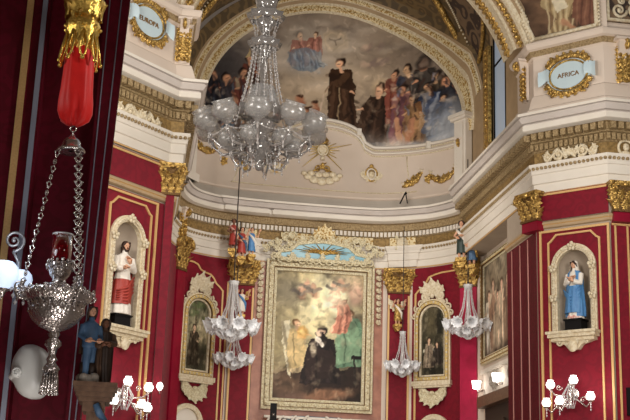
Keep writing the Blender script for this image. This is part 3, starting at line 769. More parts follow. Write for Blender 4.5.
# --- altar painting
def paint_altar(p):
    p.warp(1.3, 6, 3); p.warp(.8, 2.5, 4); random.seed(5)
    p.C[:] = (120, 106, 78)
    p.blob(322, 318, 30, 42, (222, 206, 150), .9, ang=.25, soft=.9); p.blob(328, 300, 19, 24, (252, 242, 196), .95, soft=.9); p.blob(312, 338, 12, 18, (232, 216, 160), .7, soft=.9)
    p.noise(22, 16, (92, 82, 66), .7, .5, .75, 3); p.noise(16, 12, (206, 186, 130), .5, .5, .8, 8)
    p.blob(290, 292, 16, 14, (128, 118, 96), .8, soft=.6); p.blob(352, 284, 16, 10, (190, 160, 130), .6, soft=.6)
    p.poly([(270,404),(270,374),(300,368),(340,372),(372,360),(372,408)], (54, 42, 36))
    p.blob(286, 384, 18, 14, (120, 92, 70), .8, soft=.5); p.blob(322, 396, 30, 6, (150, 106, 78), .9, ang=-.12); p.blob(292, 400, 16, 8, (110, 84, 70), .9)
    # angel at the left with long pale wings
    p.poly([(281,322),(289,320),(293,352),(290,378),(284,360)], (206, 194, 160)); p.line(282, 322, 290, 370, 1.4, (150, 136, 106))
    p.figure(296, 320, 52, (188, 164, 122), .05, skin=(216,170,130), hair=(104,74,44), arms=((.16,.36),(.2,.3)), mantle=(206,176,118), w=.36, face=1)
    p.blob(302, 333, 5, 6.4, (196, 140, 62), .9, soft=.3); p.blob(302, 333, 3, 4, (226, 190, 116), .9, soft=.4)
    # kneeling nun in black
    p.figure(322, 328, 56, (46, 36, 34), -.02, skin=(216,176,146), hair=(40,32,30), arms=((-.12,.30),(-.04,.28)), mantle=(58,44,40), w=.52, kneel=True, face=-1)
    p.poly([(314,334),(322,332),(330,344),(328,352),(316,348)], (40, 32, 30)); p.blob(318, 335, 3.2, 3.8, (222, 190, 160)); p.line(316, 340, 322, 346, 2, (226, 214, 196)); p.blob(313, 350, 3, 7, (206, 190, 160), .9)
    # figures at the right in green and rose
    p.figure(350, 310, 58, (96, 128, 100), .0, skin=(214,164,130), hair=(120,84,56), arms=((-.2,.22),(-.1,.36)), mantle=(120,150,116), w=.46, face=-1)
    p.figure(344, 300, 34, (190, 120, 96), -.16, skin=(216,166,136), hair=(110,70,48), arms=((-.4,.26),), w=.44, face=-1)
    p.blob(336, 302, 11, 4, (206, 150, 122), .9, ang=.3); p.blob(356, 296, 8, 10, (200, 150, 130), .6)
    p.poly([(352,356),(366,356),(366,360),(352,360)], (34, 28, 26)); p.line(355, 358, 354, 386, 1, (34, 28, 26)); p.line(364, 358, 364, 388, 1, (34, 28, 26))
    # cherubs in the upper clouds
    for x, y in ((306,284),(313,288),(334,286),(341,282),(300,290)):
        p.blob(x, y, 3.2, 3.2, (196, 150, 120)); p.blob(x+1, y+6, 5, 4, (176, 132, 104), .9, ang=.5); p.line(x, y+4, x-7, y+1, 1.6, (116, 104, 92)); p.line(x, y+4, x+8, y+2, 1.6, (150, 132, 112))
    p.blob(334, 300, 9, 10, (250, 240, 200), .55, soft=.9); _end(p, .78)
def _end(p, f=.78):
    p.noise(8, 8, (40, 34, 28), .35, .52, .8, 11); p.noise(6, 8, (214, 196, 158), .28, .58, .8, 12); p.dabs(500, 0, 0, 0, 0, 4, .7, .4, .25); p.finish(f, 1.04, 1.25)
t = thing('altar_painting', 'tall gold framed painting of a kneeling nun and angels behind the altar', 'painting', (5.56, 35.86, 5.58))
P, wx, wz = canvas_grid(-1.39, 1.39, .30, 4.33, -.03, 130, 190)
canvas('canvas', P, (131.34+32.07*(wx+5.56)+1.06*(wz+5.58), 580.16+1.9*(wx+5.56)-32.21*(wz+5.58)), paint_altar, t)
frame(t, -1.70, 1.70, 0, 4.62, .34, .18, m2=PALEGILT)
for s_ in (-1, 1):
    q = MB()
    for k in range(9):
        z = 4.45-k*.2; w_ = .085-.004*k
        q.ball((s_*1.83, -.06, z), (w_, .06, .07), 0, 7, 5); acanthus(q, s_*1.83, -.10, z-.10, .2, .15, 0, -.5, .6, 0, s_*.5)
        q.scroll((s_*(1.83+.05), -.09, z-.06), .055, 1.1, .02, 0, s_)
    obj('carved_drop', q, IVORY, t)
m = MB(); m.box(-2.02, 2.02, .04, .16, -2, 4.55); obj('marble_surround', m, MARBLE, t)

def leafcrest(q, w, h, y=-.06, k=0, n=5):
    """palmette of leaves between scrolls, base at z=0"""
    for i in range(n):
        a = (i-(n-1)/2)/(n-1)*2
        acanthus(q, a*w*.16, y-.03, h*.25, h*(.78-.22*abs(a)), w*.30, 0, -.05, .45, k, a*.75)
    for s_ in (-1, 1):
        q.scroll((s_*w*.30, y, h*.22), w*.15, 1.5, w*.055, PI/2, -s_, k); q.scroll((s_*w*.14, y-.02, h*.50), w*.10, 1.3, w*.04, -PI/2, s_, k)
        q.tube([(s_*w*.46, y, .02), (s_*w*.32, y, h*.10), (s_*w*.1, y, h*.22)], [w*.05, w*.06, w*.03], 5, k)
    q.ball((0, y-.05, h*.25), (w*.10, .06, h*.10), k, 8, 6)
# crest above the altar painting
t = thing('altar_crest', 'carved crest with a blue enamel cloud panel and rays above the altar painting', 'ornament', (5.60, 35.66, 10.18))
q = MB(); outline = [(-1.45,.10),(-1.30,.02),(1.30,.02),(1.45,.10),(1.35,.25),(1.05,.30),(.80,.52),(.35,.60),(0,.63),(-.35,.60),(-.80,.52),(-1.05,.30),(-1.35,.25)]
q.prism(outline, -.05, .1); obj('enamel_panel', q, ENAMEL, t); q = MB()
q = MB()
for k in range(13):
    a = PI*(k+.0)/12; L = .75 if k % 2 else .6
    q.tube([(.1*cos(a), -.07, .27+.04*sin(a)), (L*1.25*cos(a), -.06, .27+.30*sin(a)*L*1.3)], [.03, .008], 4)
q.ball((0, -.08, .28), (.2, .05, .08)); obj('ray_burst', q, GILT, t)
q = MB(); q.strip(outline, .10, -.10, .1, 0, True)
for i, (x, z) in enumerate(resamp(outline+[outline[0]], 30)):
    cx_, cz_ = (1 if x > 0 else -1), 0
    q.scroll((x*1.05, -.10, z+(.07 if z > .2 else -.02)), .12, 1.2, .032, random.uniform(0, 6), 1 if x > 0 else -1)
    if i % 2: acanthus(q, x*1.05, -.12, z+.02, .26, .16, 0, -.2, .5, 0, (x/1.5)*1.1)
obj('scroll_border', q, PALEGILT, t)
q = MB(); leafcrest(q, .75, .62, -.08); q.v = [(x, y, z+.60) for x, y, z in q.v]; obj('palmette', q, CARVE, t)
for s_ in (-1, 1):
    q = MB()
    for k in range(5): q.scroll((s_*(1.0+.2*k), -.06, .78-.11*k+.06*(k % 2)), .13, 1.4, .03, k, -s_); acanthus(q, s_*(.95+.2*k), -.07, .70-.1*k, .25, .14, 0, -.1, .5, 0, s_*1.0)
    obj('foliage_scroll', q, PALEGILT, t)

# --- arched side paintings
def arched_painting(label, loc, rot, painter, w=1.22, h=2.55):
    t = thing('arched_painting', label, 'painting', loc, rot, 'arched paintings in carved frames')
    P, wx, wz = canvas_grid(-w/2+.20, w/2-.20, .20, h-.20, -.04, 60, 130, True)
    canvas('canvas', P, (wx/(w/2-.2), (wz-.2)/(h-.4)), painter, t)
    frame(t, -w/2, w/2, 0, h, .23, .16, True, m1=IVORY)
    q = MB(); q.box(-w/2-.04, w/2+.04, -.20, 0, -.10, .04); q.box(-w/2, w/2, -.16, 0, -.16, -.10); obj('sill', q, IVORY, t)
    q = MB(); leafcrest(q, .85, .80, -.09); q.v = [(x, y, z+h-.10) for x, y, z in q.v]; obj('crest', q, IVORY, t)
    for s_ in (-1, 1):
        q = MB()
        for k in range(4): a = PI/2-s_*(.35+.33*k); q.scroll(((w/2+.02)*cos(a), -.10, h-w/2+(w/2+.02)*sin(a)), .11, 1.3, .032, k, -s_)
        obj('shoulder_scroll', q, IVORY, t)
    q = MB(); leafcrest(q, 1.0, .66, -.07); q.v = [(x, y, -z-.16) for x, y, z in q.v]; q.f = [tuple(reversed(f)) for f in q.f]; obj('apron', q, PALEGILT, t)
    return t
def paint_friar(p):
    p.C[:] = (96, 92, 68); p.blob(.3, .55, .9, .3, (186, 170, 130), .8, soft=.9); p.blob(.1, .95, 1.2, .2, (92, 96, 76), .8, soft=.8); p.blob(.2, .7, .5, .12, (200, 186, 150), .6, soft=.8)
    Xs, Ys = p.X.copy(), p.Y.copy(); p.X = Xs*22; p.Y = (1-Ys)*84
    p.noise(9, 9, (70, 74, 52), .6, .5, .75, 4)
    p.line(-6, 2, -2, 40, 1.2, (66, 52, 38)); 
    for k in range(14): p.blob(random.uniform(-14,12), random.uniform(4,22), 4, 2.4, (92,104,66), .7)
    p.blob(0, 70, 24, 16, (52, 46, 36), .9, soft=.6)
    p.figure(-6, 30, 48, (58, 48, 36), .02, skin=(206,164,130), hair=(54,42,32), arms=((.3,.34),(.2,.42)), w=.42, face=1); _end(p)
def paint_interior(p):
    p.C[:] = (64, 60, 46); Xs, Ys = p.X.copy(), p.Y.copy(); p.X = Xs*22; p.Y = (1-Ys)*84
    p.noise(12, 14, (88, 80, 62), .7, .4, .7, 6); p.blob(-4, 18, 10, 16, (96, 86, 62), .7, soft=.7); p.poly([(6,10),(16,10),(16,34),(6,34)], (44, 42, 34), .8)
    p.blob(0, 66, 24, 20, (42, 40, 32), .9, soft=.5); p.poly([(-18,52),(12,50),(14,53),(-18,56)], (176, 170, 150), .9)
    p.figure(-8, 38, 36, (120, 104, 86), .0, skin=(206,164,130), hair=(54,42,32), arms=((.3,.34),), w=.4, kneel=True, face=1); p.figure(7, 44, 28, (58, 50, 44), .0, w=.5, kneel=True, face=-1); _end(p)
arched_painting('arched painting of a friar under a tree on the left altar wall', (1.80, 35.50, 6.36), .56, paint_friar)
arched_painting('arched painting of a dark interior with a pale table on the right altar wall', (8.98, 34.95, 6.52), -.75, paint_interior, 1.24)

# --- large painting on the chancel side wall
def paint_side(p):
    p.C[:] = (132, 116, 92); X, Y = p.X.copy(), p.Y.copy(); p.X = X*30; p.Y = (3.1-Y)*30
    p.noise(20, 16, (170, 156, 130), .8, .4, .7, 2); p.noise(12, 18, (88, 76, 62), .7, .5, .75, 7)
    p.poly([(0,0),(14,0),(10,50),(0,60)], (108, 98, 80), .7)
    for x, y, h, r, mm in ((20,30,56,(206,192,168),None),(32,22,64,(196,172,138),(150,112,86)),(44,34,54,(120,98,78),(170,146,116)),(56,26,60,(176,150,120),None),(72,24,62,(100,80,66),(140,110,84)),(90,30,56,(190,170,140),None)):
        p.figure(x, y, h, r, random.uniform(-.1,.1), mantle=mm, arms=((.2,.4),(-.2,.36)), w=.4, skin=(206,160,128))
    p.blob(50, 92, 80, 10, (74, 60, 48), .8, soft=.5); _end(p, .7)
t = thing('side_painting', 'large gold framed painting seen edge on along the right chancel wall', 'painting', (10.1, 33.45, 6.88), -PI/2)
P, wx, wz = canvas_grid(.2, 3.5, .2, 2.9, -.04, 110, 90)
canvas('canvas', P, (wx, wz), paint_side, t); frame(t, 0, 3.7, 0, 3.1, .22, .12)

# --- pendentive painting, right
def paint_pend(p):
    p.C[:] = (92, 70, 54); X, Y = p.X.copy(), p.Y.copy(); p.X = 546.12+36.85*X-.96*Y; p.Y = 559.32-9.09*X-36.36*Y
    p.warp(1.4, 6, 3)
    p.noise(22, 16, (128, 98, 74), .8, .45, .7, 4); p.noise(14, 10, (64, 48, 40), .6, .5, .75, 6)
    p.poly([(540,-20),(575,-20),(578,6),(566,20),(572,36),(548,46),(544,38),(554,20),(538,8)], (176, 152, 112))
    for k in range(9): p.line(542+k*4, -6+k*2, 548+k*2.4, 42-k*1.2, 1.0, (128, 104, 74) if k % 2 else (206, 186, 146), .8)
    p.poly([(574,-20),(602,-20),(602,30),(584,34),(570,18)], (124, 84, 66)); 
    for k in range(7): p.line(576+k*4, -8, 574+k*4, 26, .9, (86, 56, 46) if k % 2 else (150, 108, 84), .7)
    p.poly([(548,2),(560,-2),(566,8),(554,14)], (222, 208, 178)); p.blob(562, 24, 5, 3, (190, 146, 112), 1); p.line(560, 22, 572, 30, 2.4, (176, 132, 100))
    p.poly([(538,40),(600,22),(602,32),(538,52)], (70, 56, 46), .8)
t = thing('pendentive_painting', 'mural of a seated robed figure above the oval cartouche on the right pier', 'painting', (*RP, 14.2), RR)
P = []
for i in range(81):
    row = []
    for j in range(71):
        z = j/70*2.2; uL = .0-z*.42; row.append((uL+(1.62-uL)*i/80, -.02-z*.05, z+.08))
    P.append(row)
a = np.array(P); canvas('painted_surface', P, (a[..., 0], a[..., 2]+14.2), paint_pend, t)
q = MB(); q.tube([(-.03, -.05, .02), (-.98, -.16, 2.3)], .06, 6); q.tube([(-.03, -.05, .05), (1.66, -.05, .05)], .05, 6); q.tube([(1.66, -.05, .03), (1.66, -.16, 2.3)], .06, 6)
for k in range(24): q.ball((-.10-.95*k/24, -.07-.1*k/24, .03+2.27*k/24), .05, 0, 6, 4); q.ball((1.74, -.07-.1*k/24, .03+2.27*k/24), .04, 0, 6, 4)
obj('beaded_border', q, IVORY, t)
m = MB(); m.add([(-.12,.03,-.1),(1.9,.03,-.1),(1.9,-.10,2.6),(-1.05,-.10,2.6)], [(0,1,2,3)], 0, False, T(*RP, 14.2) @ RZ(RR))
m.box(10.80, 13, 25.62, 25.9, 14.1, 17)
m.add([(-2.6,.03,-.1),(.1,.03,-.1),(.8,-.10,2.6),(-2.6,-.10,2.6)], [(0,1,2,3)], 0, False, T(*LP, 14.2) @ RZ(LR))
struct('wall_pendentive', m, CREAM)
t = thing('gilded_scrollwork', 'white panel with gilded interlaced scrolls at the top right corner', 'ornament', (11.35, 25.6, 14.35))
q = MB(); q.box(-.45, .6, -.03, .02, 0, 2.2); obj('panel', q, DARKVAULT, t)
q = MB(); q.strip([(-.42,.05),(-.42,2.15),(.57,2.15),(.57,.05)], .07, -.07, 0, 0, True); obj('border', q, IVORY, t)
for k in range(4):
    q = MB(); z = .32+.52*k
    for s_ in (-1, 1): q.scroll((.08+s_*.2, -.05, z), .2, 1.5, .045, 0, s_); q.scroll((.08+s_*.12, -.05, z+.26), .11, 1.2, .035, PI/2, -s_)
    obj('scroll', q, IVORY, t)
# ================================================================== NICHES AND STATUES
def niche_surround(label, loc, rot, c, hw, zb, zs):
    t = thing('niche_surround', label, 'niche surround', loc, rot, 'carved niche surrounds')
    ox = c; k = lambda P: [(x-0, z) for x, z in P]
    q = MB(); r = hw+.07
    path = [(c-r, zb)]+[(p[0], p[1]) for p in arch(c, zs, r, 18)[::-1]]+[(c+r, zb)]
    q.strip(path, .15, -.07, .05, 0); q.strip(path, .07, -.11, 0, 0)
    for i, p in enumerate(resamp(path, 70)): q.ball((p[0], -.11, p[1]), .026, 0, 6, 4)
    obj('moulding', q, IVORY, t)
    for (x, z) in ((c, zs+r), (c-r, zs), (c+r, zs), (c-r, zs-.72), (c+r, zs-.72)):
        q = MB()
        for a in range(5): q.ball((x+.07*cos(a*2*PI/5+PI/2), -.13, z+.07*sin(a*2*PI/5+PI/2)), (.05, .04, .05), 0, 6, 5)
        q.ball((x, -.16, z), .035, 0, 6, 5); obj('rosette', q, IVORY, t)
    q = MB(); w = hw+.20
    for (a, b, z0, z1) in ((w, .34, zb-.06, zb), (w*.95, .30, zb-.14, zb-.06), (w*.86, .22, zb-.22, zb-.14)): q.box(c-a, c+a, -b, 0, z0, z1)
    q.prism([(c-w*.8, zb-.22), (c+w*.8, zb-.22), (c+w*.35, zb-.30), (c+.12, zb-.42), (c-.12, zb-.42), (c-w*.35, zb-.30)], -.16, 0)
    for s_ in (-1, 1): q.scroll((c+s_*w*.55, -.18, zb-.25), .08, 1.2, .025, 0, s_)
    obj('console', q, IVORY, t)
    q = MB(); q.ball((c, -.20, zb-.34), (.13, .06, .15), 0, 10, 7); q.scroll((c-.1, -.22, zb-.28), .06, 1.2, .02, 0, 1); q.scroll((c+.1, -.22, zb-.28), .06, 1.2, .02, PI, -1); obj('shield_boss', q, IVORY, t)
    return t
niche_surround('carved ivory arch and console around the blue-robed woman statue', (*RP, 0), RR, **NR)
niche_surround('carved ivory arch and console around the red-mantled bearded statue', (*LP, 0), LR, **NL)

def loft(q, rings, k=0, n=28, rip=0, rk=9, a0=0, a1=2*PI, ph=0, thick=None):
    """rings: (z, cx, cy, rx, ry[, ripple])"""
    full = abs(a1-a0-2*PI) < 1e-6; P = []
    for i in range(n if full else n+1):
        a = a0+(a1-a0)*i/n; row = []
        for r_ in rings:
            z, cx, cy, rx, ry = r_[:5]; rp = r_[5] if len(r_) > 5 else rip
            f = 1+rp*sin(rk*a+ph+z*3)+rp*.5*sin((rk*2-5)*a+1.3)
            row.append((cx+rx*f*cos(a), cy+ry*f*sin(a), z))
        P.append(row)
    q.grid(P, k, True, closeu=full)
    return q
def hand(q, p, d, s, k=0, up=(0, 0, 1)):
    """palm, four unequal bent fingers and a thumb; d: direction of the fingers"""
    d = Vector(d).normalized(); u = Vector(up); sd = d.cross(u)
    if sd.length < 1e-4: sd = Vector((1,0,0))
    sd.normalize(); nrm = sd.cross(d); p = Vector(p)
    q.tube([p-d*.02*s, p+d*.02*s, p+d*.05*s, p+d*.08*s], [.022*s, .03*s, .038*s, .034*s], 8, k)
    for i, L in enumerate((.060, .072, .068, .052)):
        b = p+d*.075*s+sd*(i-1.5)*.019*s
        q.tube([b, b+d*L*.5*s-nrm*.004*s, b+d*L*s-nrm*.022*s], [.010*s, .0095*s, .007*s], 5, k)
    b = p+d*.03*s-sd*.03*s
    q.tube([b, b+d*.03*s-sd*.022*s, b+d*.065*s-sd*.02*s-nrm*.012*s], [.012*s, .011*s, .008*s], 5, k)
def head(root, c, s, skin=SKIN, hair=HAIR, beard=False, turn=0, veil=None, longhair=True, tilt=.12):
    """s = head height; eyes at half height, nose, mouth, ears, hair"""
    M = T(*c) @ RZ(turn) @ RX(tilt)
    q = MB(); q.ball((0, 0, 0), (.36*s, .43*s, .5*s), 0, 16, 12, M); q.ball((0, -.17*s, -.27*s), (.24*s, .25*s, .22*s), 0, 12, 8, M)
    q.tube([(0, -.40*s, .05*s), (0, -.52*s, -.12*s), (0, -.42*s, -.15*s)], [.04*s, .065*s, .05*s], 6, 0, M=M)
    for e in (-1, 1): q.ball((e*.36*s, .02*s, -.05*s), (.05*s, .08*s, .12*s), 0, 6, 5, M); q.ball((e*.15*s, -.375*s, .08*s), (.10*s, .04*s, .03*s), 0, 6, 4, M)
    q.ball((0, -.40*s, -.265*s), (.10*s, .05*s, .025*s), 2, 6, 4, M)
    for e in (-1, 1): q.ball((e*.15*s, -.40*s, .01*s), (.055*s, .03*s, .03*s), 1, 6, 4, M)
    o = obj('head', q, [skin, HAIR, ROBERED], root)
    h = MB(); h.ball((0, .07*s, .10*s), (.42*s, .45*s, .46*s), 0, 14, 9, M)
    for e in (-1, 1):
        h.tube([(e*.25*s, -.28*s, .40*s), (e*.40*s, -.10*s, .1*s), (e*.40*s, .0, -.3*s), (e*.36*s, .06*s, (-.75 if longhair else -.2)*s)], [.13*s, .13*s, .14*s, .08*s], 7, 0, M=M)
    if longhair: h.ball((0, .25*s, -.35*s), (.36*s, .2*s, .5*s), 0, 10, 8, M)
    if beard:
        h.ball((0, -.26*s, -.45*s), (.22*s, .17*s, .20*s), 0, 10, 7, M)
        for e in (-1, 1): h.tube([(e*.30*s, -.14*s, -.12*s), (e*.22*s, -.3*s, -.38*s)], .08*s, 6, 0, M=M)
        h.tube([(-.12*s, -.43*s, -.22*s), (0, -.46*s, -.20*s), (.12*s, -.43*s, -.22*s)], .035*s, 5, 0, M=M)
    obj('hair', h, hair, root)
    return o
def remesh(o, v):
    r = o.modifiers.new('joined', 'REMESH'); r.mode = 'VOXEL'; r.voxel_size = v; r.use_smooth_shade = True
    s_ = o.modifiers.new('soft', 'SMOOTH'); s_.factor = .5; s_.iterations = 2
def body(root, h, m, sleeves, skin=SKIN, foot=True, flare=1.0, fold=.05, vox=.009):
    """standing robed body: one continuous surface with neck, shoulders, tapered sleeves"""
    q = MB()
    loft(q, [(0,0,0,0,0),(.002*h,0,0,.150*h*flare,.125*h*flare,fold),(.10*h,0,0,.140*h*flare,.118*h*flare,fold),(.30*h,0,0,.126*h,.105*h,fold),(.46*h,0,.005*h,.122*h,.098*h,fold*.6),(.58*h,0,.005*h,.100*h,.080*h,fold*.4),(.68*h,0,0,.112*h,.080*h,.01),(.76*h,0,.005*h,.122*h,.074*h,0),(.805*h,0,.008*h,.100*h,.062*h,0),(.83*h,0,.005*h,.048*h,.046*h,0),(.88*h,0,-.005*h,.034*h,.036*h,0),(.885*h,0,-.005*h,0,0,0)], 0, 40)
    for sh, el, wr in sleeves: q.tube([Vector(sh)*h, (Vector(sh)*.5+Vector(el)*.5)*h, Vector(el)*h, (Vector(el)*.45+Vector(wr)*.55)*h, Vector(wr)*h], [.052*h, .047*h, .044*h, .046*h, .040*h], 10)
    o = obj('body', q, m, root); remesh(o, vox*h)
    return o
def pedestal(root, w, d, h, m=BLACK):
    q = MB()
    for a, z0, z1 in ((1.0, 0, .14*h), (.9, .14*h, .2*h), (.8, .2*h, .84*h), (.88, .84*h, .9*h), (.95, .9*h, h)):
        q.prism([(-w*a+.06*w, z0), (w*a-.06*w, z0), (w*a, z0+.02*h), (w*a, z1-.02*h), (w*a-.06*w, z1), (-w*a+.06*w, z1), (-w*a, z1-.02*h), (-w*a, z0+.02*h)], -d*a, d*a)
    obj('pedestal', q, m, root)

# Virgin in the right niche
vx = Vector((NR['c'], .03, 0)); loc = MR @ vx
ped = .30; H = 1.40
t = thing('saint_statue', 'painted statue of a veiled woman in a blue mantle, hands on her breast', 'statue', (loc.x, loc.y, NR['zb']), RR-.05)
pedestal(t, .26, .20, ped, BLACK)
fig = bpy.data.objects.new('figure', None); COL.objects.link(fig); fig.parent = t; fig.location = (0, -.02, ped)
body(fig, H, ROBEWHITE, [((-.115,.0,.77),(-.135,-.06,.60),(-.03,-.13,.655)), ((.115,.0,.77),(.135,-.06,.60),(.04,-.13,.63))])
q = MB(); loft(q, [(.04*H,0,.02,.175*H,.13*H,.06),(.2*H,.01,.015,.165*H,.128*H,.07),(.40*H,.01,.01,.155*H,.122*H,.06),(.55*H,0,.01,.150*H,.112*H,.05),(.70*H,0,.01,.148*H,.104*H,.03),(.79*H,0,.01,.128*H,.088*H,.01),(.83*H,0,.015,.085*H,.075*H,0)], 0, 36, a0=-PI*.36, a1=PI*1.36)
loft(q, [(.10*H,-.02,-.03,.155*H,.128*H,.05),(.28*H,.0,-.02,.150*H,.128*H,.06),(.45*H,.02,-.015,.146*H,.122*H,.05),(.56*H,.03,-.01,.130*H,.108*H,.04)], 0, 26, a0=-PI*.95, a1=-PI*.10)
for k in range(4): q.tube([(-.16*H, -.10*H+.02*k, .50*H-.03*k), (-.02, -.135*H, (.36-.05*k)*H), (.14*H, -.085*H, (.56-.06*k)*H)], [.012*H, .018*H, .012*H], 6)
obj('blue_mantle', q, ROBEBLUE, fig)
head(fig, (0, -.012*H, .935*H), .125*H, turn=-.25, tilt=.2)
q = MB(); loft(q, [(.66*H,0,.02,.125*H,.09*H,.05),(.76*H,0,.02,.120*H,.088*H,.03),(.83*H,0,.015,.085*H,.078*H,.02),(.92*H,0,.012,.066*H,.072*H,0),(.985*H,0,.012,.058*H,.064*H,0),(1.012*H,0,.012,.03*H,.036*H,0),(1.018*H,0,.012,.003,.003,0)], 0, 28, a0=-PI*.30, a1=PI*1.30); obj('veil', q, ROBEWHITE, fig)
q = MB(); hand(q, (-.02*H, -.135*H, .655*H), (.6, -.1, .5), 1.25); obj('hand', q, SKIN, fig)
q = MB(); hand(q, (.03*H, -.14*H, .64*H), (-.6, -.1, .5), 1.25); obj('hand', q, SKIN, fig)
q = MB(); q.ball((0, -.03, .03), (.19, .16, .06), 0, 12, 6); q.tube([(-.06,-.1,.07),(-.07,-.2,.05)], [.035,.025]); q.tube([(.05,-.1,.07),(.05,-.2,.05)], [.035,.025]); obj('base_with_feet', q, ROBEPINK, fig)

# red-mantled bearded figure in the left niche
vx = Vector((NL['c'], .05, 0)); loc = ML @ vx; ped = .30; H = 1.66
t = thing('saint_statue', 'painted statue of a bearded man in white tunic and red mantle', 'statue', (loc.x, loc.y, NL['zb']), LR-.15)
pedestal(t, .26, .18, ped, BLACK)
fig = bpy.data.objects.new('figure', None); COL.objects.link(fig); fig.parent = t; fig.location = (0, -.02, ped)
body(fig, H, ROBEWHITE, [((-.115,.0,.77),(-.16,-.05,.60),(-.10,-.15,.60)), ((.115,.0,.77),(.125,-.07,.60),(.0,-.14,.68))])
q = MB(); loft(q, [(.13*H,-.02*H,.01,.150*H,.132*H,.06),(.25*H,-.01*H,.01,.148*H,.130*H,.07),(.38*H,0,.005,.138*H,.118*H,.06),(.47*H,0,.005,.124*H,.104*H,.05)], 0, 36)
loft(q, [(.52*H,.0,.02,.15*H,.10*H,.05),(.70*H,.0,.02,.15*H,.1*H,.03),(.80*H,.02,.02,.12*H,.085*H,0)], 0, 20, a0=-PI*.15, a1=PI*.75)
for k in range(5): q.tube([(-.14*H, -.08*H, (.30-.03*k)*H), (0, -.135*H, (.36-.045*k)*H), (.13*H, -.08*H, (.52-.05*k)*H)], [.012*H, .02*H, .012*H], 6)
obj('red_mantle', q, ROBERED, fig)
head(fig, (0, -.012*H, .935*H), .13*H, beard=True, tilt=.15)
q = MB(); hand(q, (-.0*H, -.145*H, .68*H), (-.5, -.2, .6), 1.4); obj('hand', q, SKIN, fig)
q = MB(); hand(q, (-.10*H, -.155*H, .60*H), (-.1, -1, .1), 1.4); obj('hand', q, SKIN, fig)

# small painted figures standing over the hanging chandeliers
def angel(label, loc, rot, h, robe, skin=SKIN, hair=HAIR, wing=None, arms=0, group='painted figures beside the altar', cloth2=None):
    t = thing('angel_statue', label, 'statue', loc, rot, group)
    q = MB(); q.box(-.14*h, .14*h, -.12*h, .16*h, -.10*h, 0); q.prism([(-.14*h, -.10*h), (.14*h, -.10*h), (.04*h, -.26*h), (-.04*h, -.26*h)], -.06*h, .16*h); obj('bracket', q, GILT, t)
    q = MB()
    for s_ in (-1, 1):   # legs
        q.tube([(s_*.06*h, 0, .44*h), (s_*.065*h, -.03*h, .25*h), (s_*.06*h, .01*h, .03*h), (s_*.06*h, -.07*h, .012*h)], [.065*h, .05*h, .03*h, .02*h], 8)
    loft(q, [(.38*h,0,0,0,0),(.40*h,0,0,.105*h,.08*h),(.55*h,0,0,.10*h,.078*h),(.70*h,0,0,.115*h,.075*h),(.765*h,0,0,.09*h,.055*h),(.80*h,0,0,.04*h,.04*h),(.86*h,0,-.005*h,.034*h,.034*h),(.865*h,0,0,0,0)], 0, 16)
    a1 = ((-.10,0,.74),(-.22,-.06,.66),(-.20,-.16,.80)) if arms else ((-.10,0,.74),(-.18,-.04,.58),(-.10,-.16,.52))
    a2 = ((.10,0,.74),(.22,-.05,.66),(.24,-.12,.84)) if arms else ((.10,0,.74),(.18,-.06,.58),(.06,-.17,.56))
    for A_ in (a1, a2): q.tube([Vector(p)*h for p in A_], [.04*h, .032*h, .022*h], 8)
    b = obj('body', q, skin, t); remesh(b, .012*h)
    for A_ in (a1, a2):
        q = MB(); hand(q, Vector(A_[2])*h, Vector(A_[2])-Vector(A_[1]), h*.95); obj('hand', q, skin, t)
    q = MB(); loft(q, [(.12*h,.01,0,.14*h,.11*h,.09),(.30*h,0,0,.125*h,.105*h,.08),(.48*h,0,0,.115*h,.092*h,.05),(.60*h,0,0,.112*h,.085*h,.03),(.74*h,0,0,.125*h,.082*h,.01),(.78*h,0,0,.08*h,.06*h)], 0, 26); obj('robe', q, robe, t)
    q = MB(); q.tube([(-.13*h, -.02*h, .76*h), (0, -.10*h, .60*h), (.13*h, -.06*h, .44*h), (.15*h, .0, .2*h)], [.03*h, .05*h, .05*h, .03*h], 7); obj('sash', q, cloth2 or ROBEBLUE, t)
    head(t, (0, -.01*h, .92*h), .16*h, skin, hair, longhair=False)
    if wing:
        for s_ in (-1, 1):
            q = MB(); acanthus(q, s_*.08*h, .10*h, .55*h, .5*h, .22*h, 0, .2, -.3, 0, s_*.55); obj('wing', q, wing, t)
    return t
angel('dark haired painted figure in red, first of the cluster left of the altar crest', (2.72, 35.05, 10.25), -.2, .95, ROBERED, SKINDARK, HAIR, cloth2=ROBEPINK)
angel('painted figure in orange red over a blue skirt, lowest of the cluster', (2.97, 34.85, 9.98), .1, .92, ROBERED, SKIN, HAIR, cloth2=ROBEDKBLUE)
angel('painted child with bare shoulders and pale blue drapery reaching sideways', (3.28, 35.0, 10.10), .3, .85, ROBEBLUE, SKIN, HAIR, arms=1, cloth2=ROBEWHITE)
angel('dark robed painted figure with white scarf high on the satin pilaster', (9.36, 33.2, 10.0), -.5, 1.15, ROBEGREEN, SKIN, HAIR, cloth2=ROBEWHITE)
angel('painted figure in slate blue with gilt wings beside the dark robed one', (9.60, 32.95, 9.75), -.7, 1.1, ROBEDKBLUE, SKIN, HAIR, wing=GILT, cloth2=GILT)
angel('gilt and white winged figure on the pilaster right of the altar painting', (7.92, 35.30, 8.30), .1, .80, GILT, SKIN, HAIR, wing=IVORY, arms=1, cloth2=ROBEWHITE)
angel('white and gilt winged figure on the pilaster left of the altar painting', (3.12, 35.55, 8.35), .1, .80, ROBEWHITE, SKIN, HAIR, wing=GILT, arms=1, cloth2=ROBEBLUE)

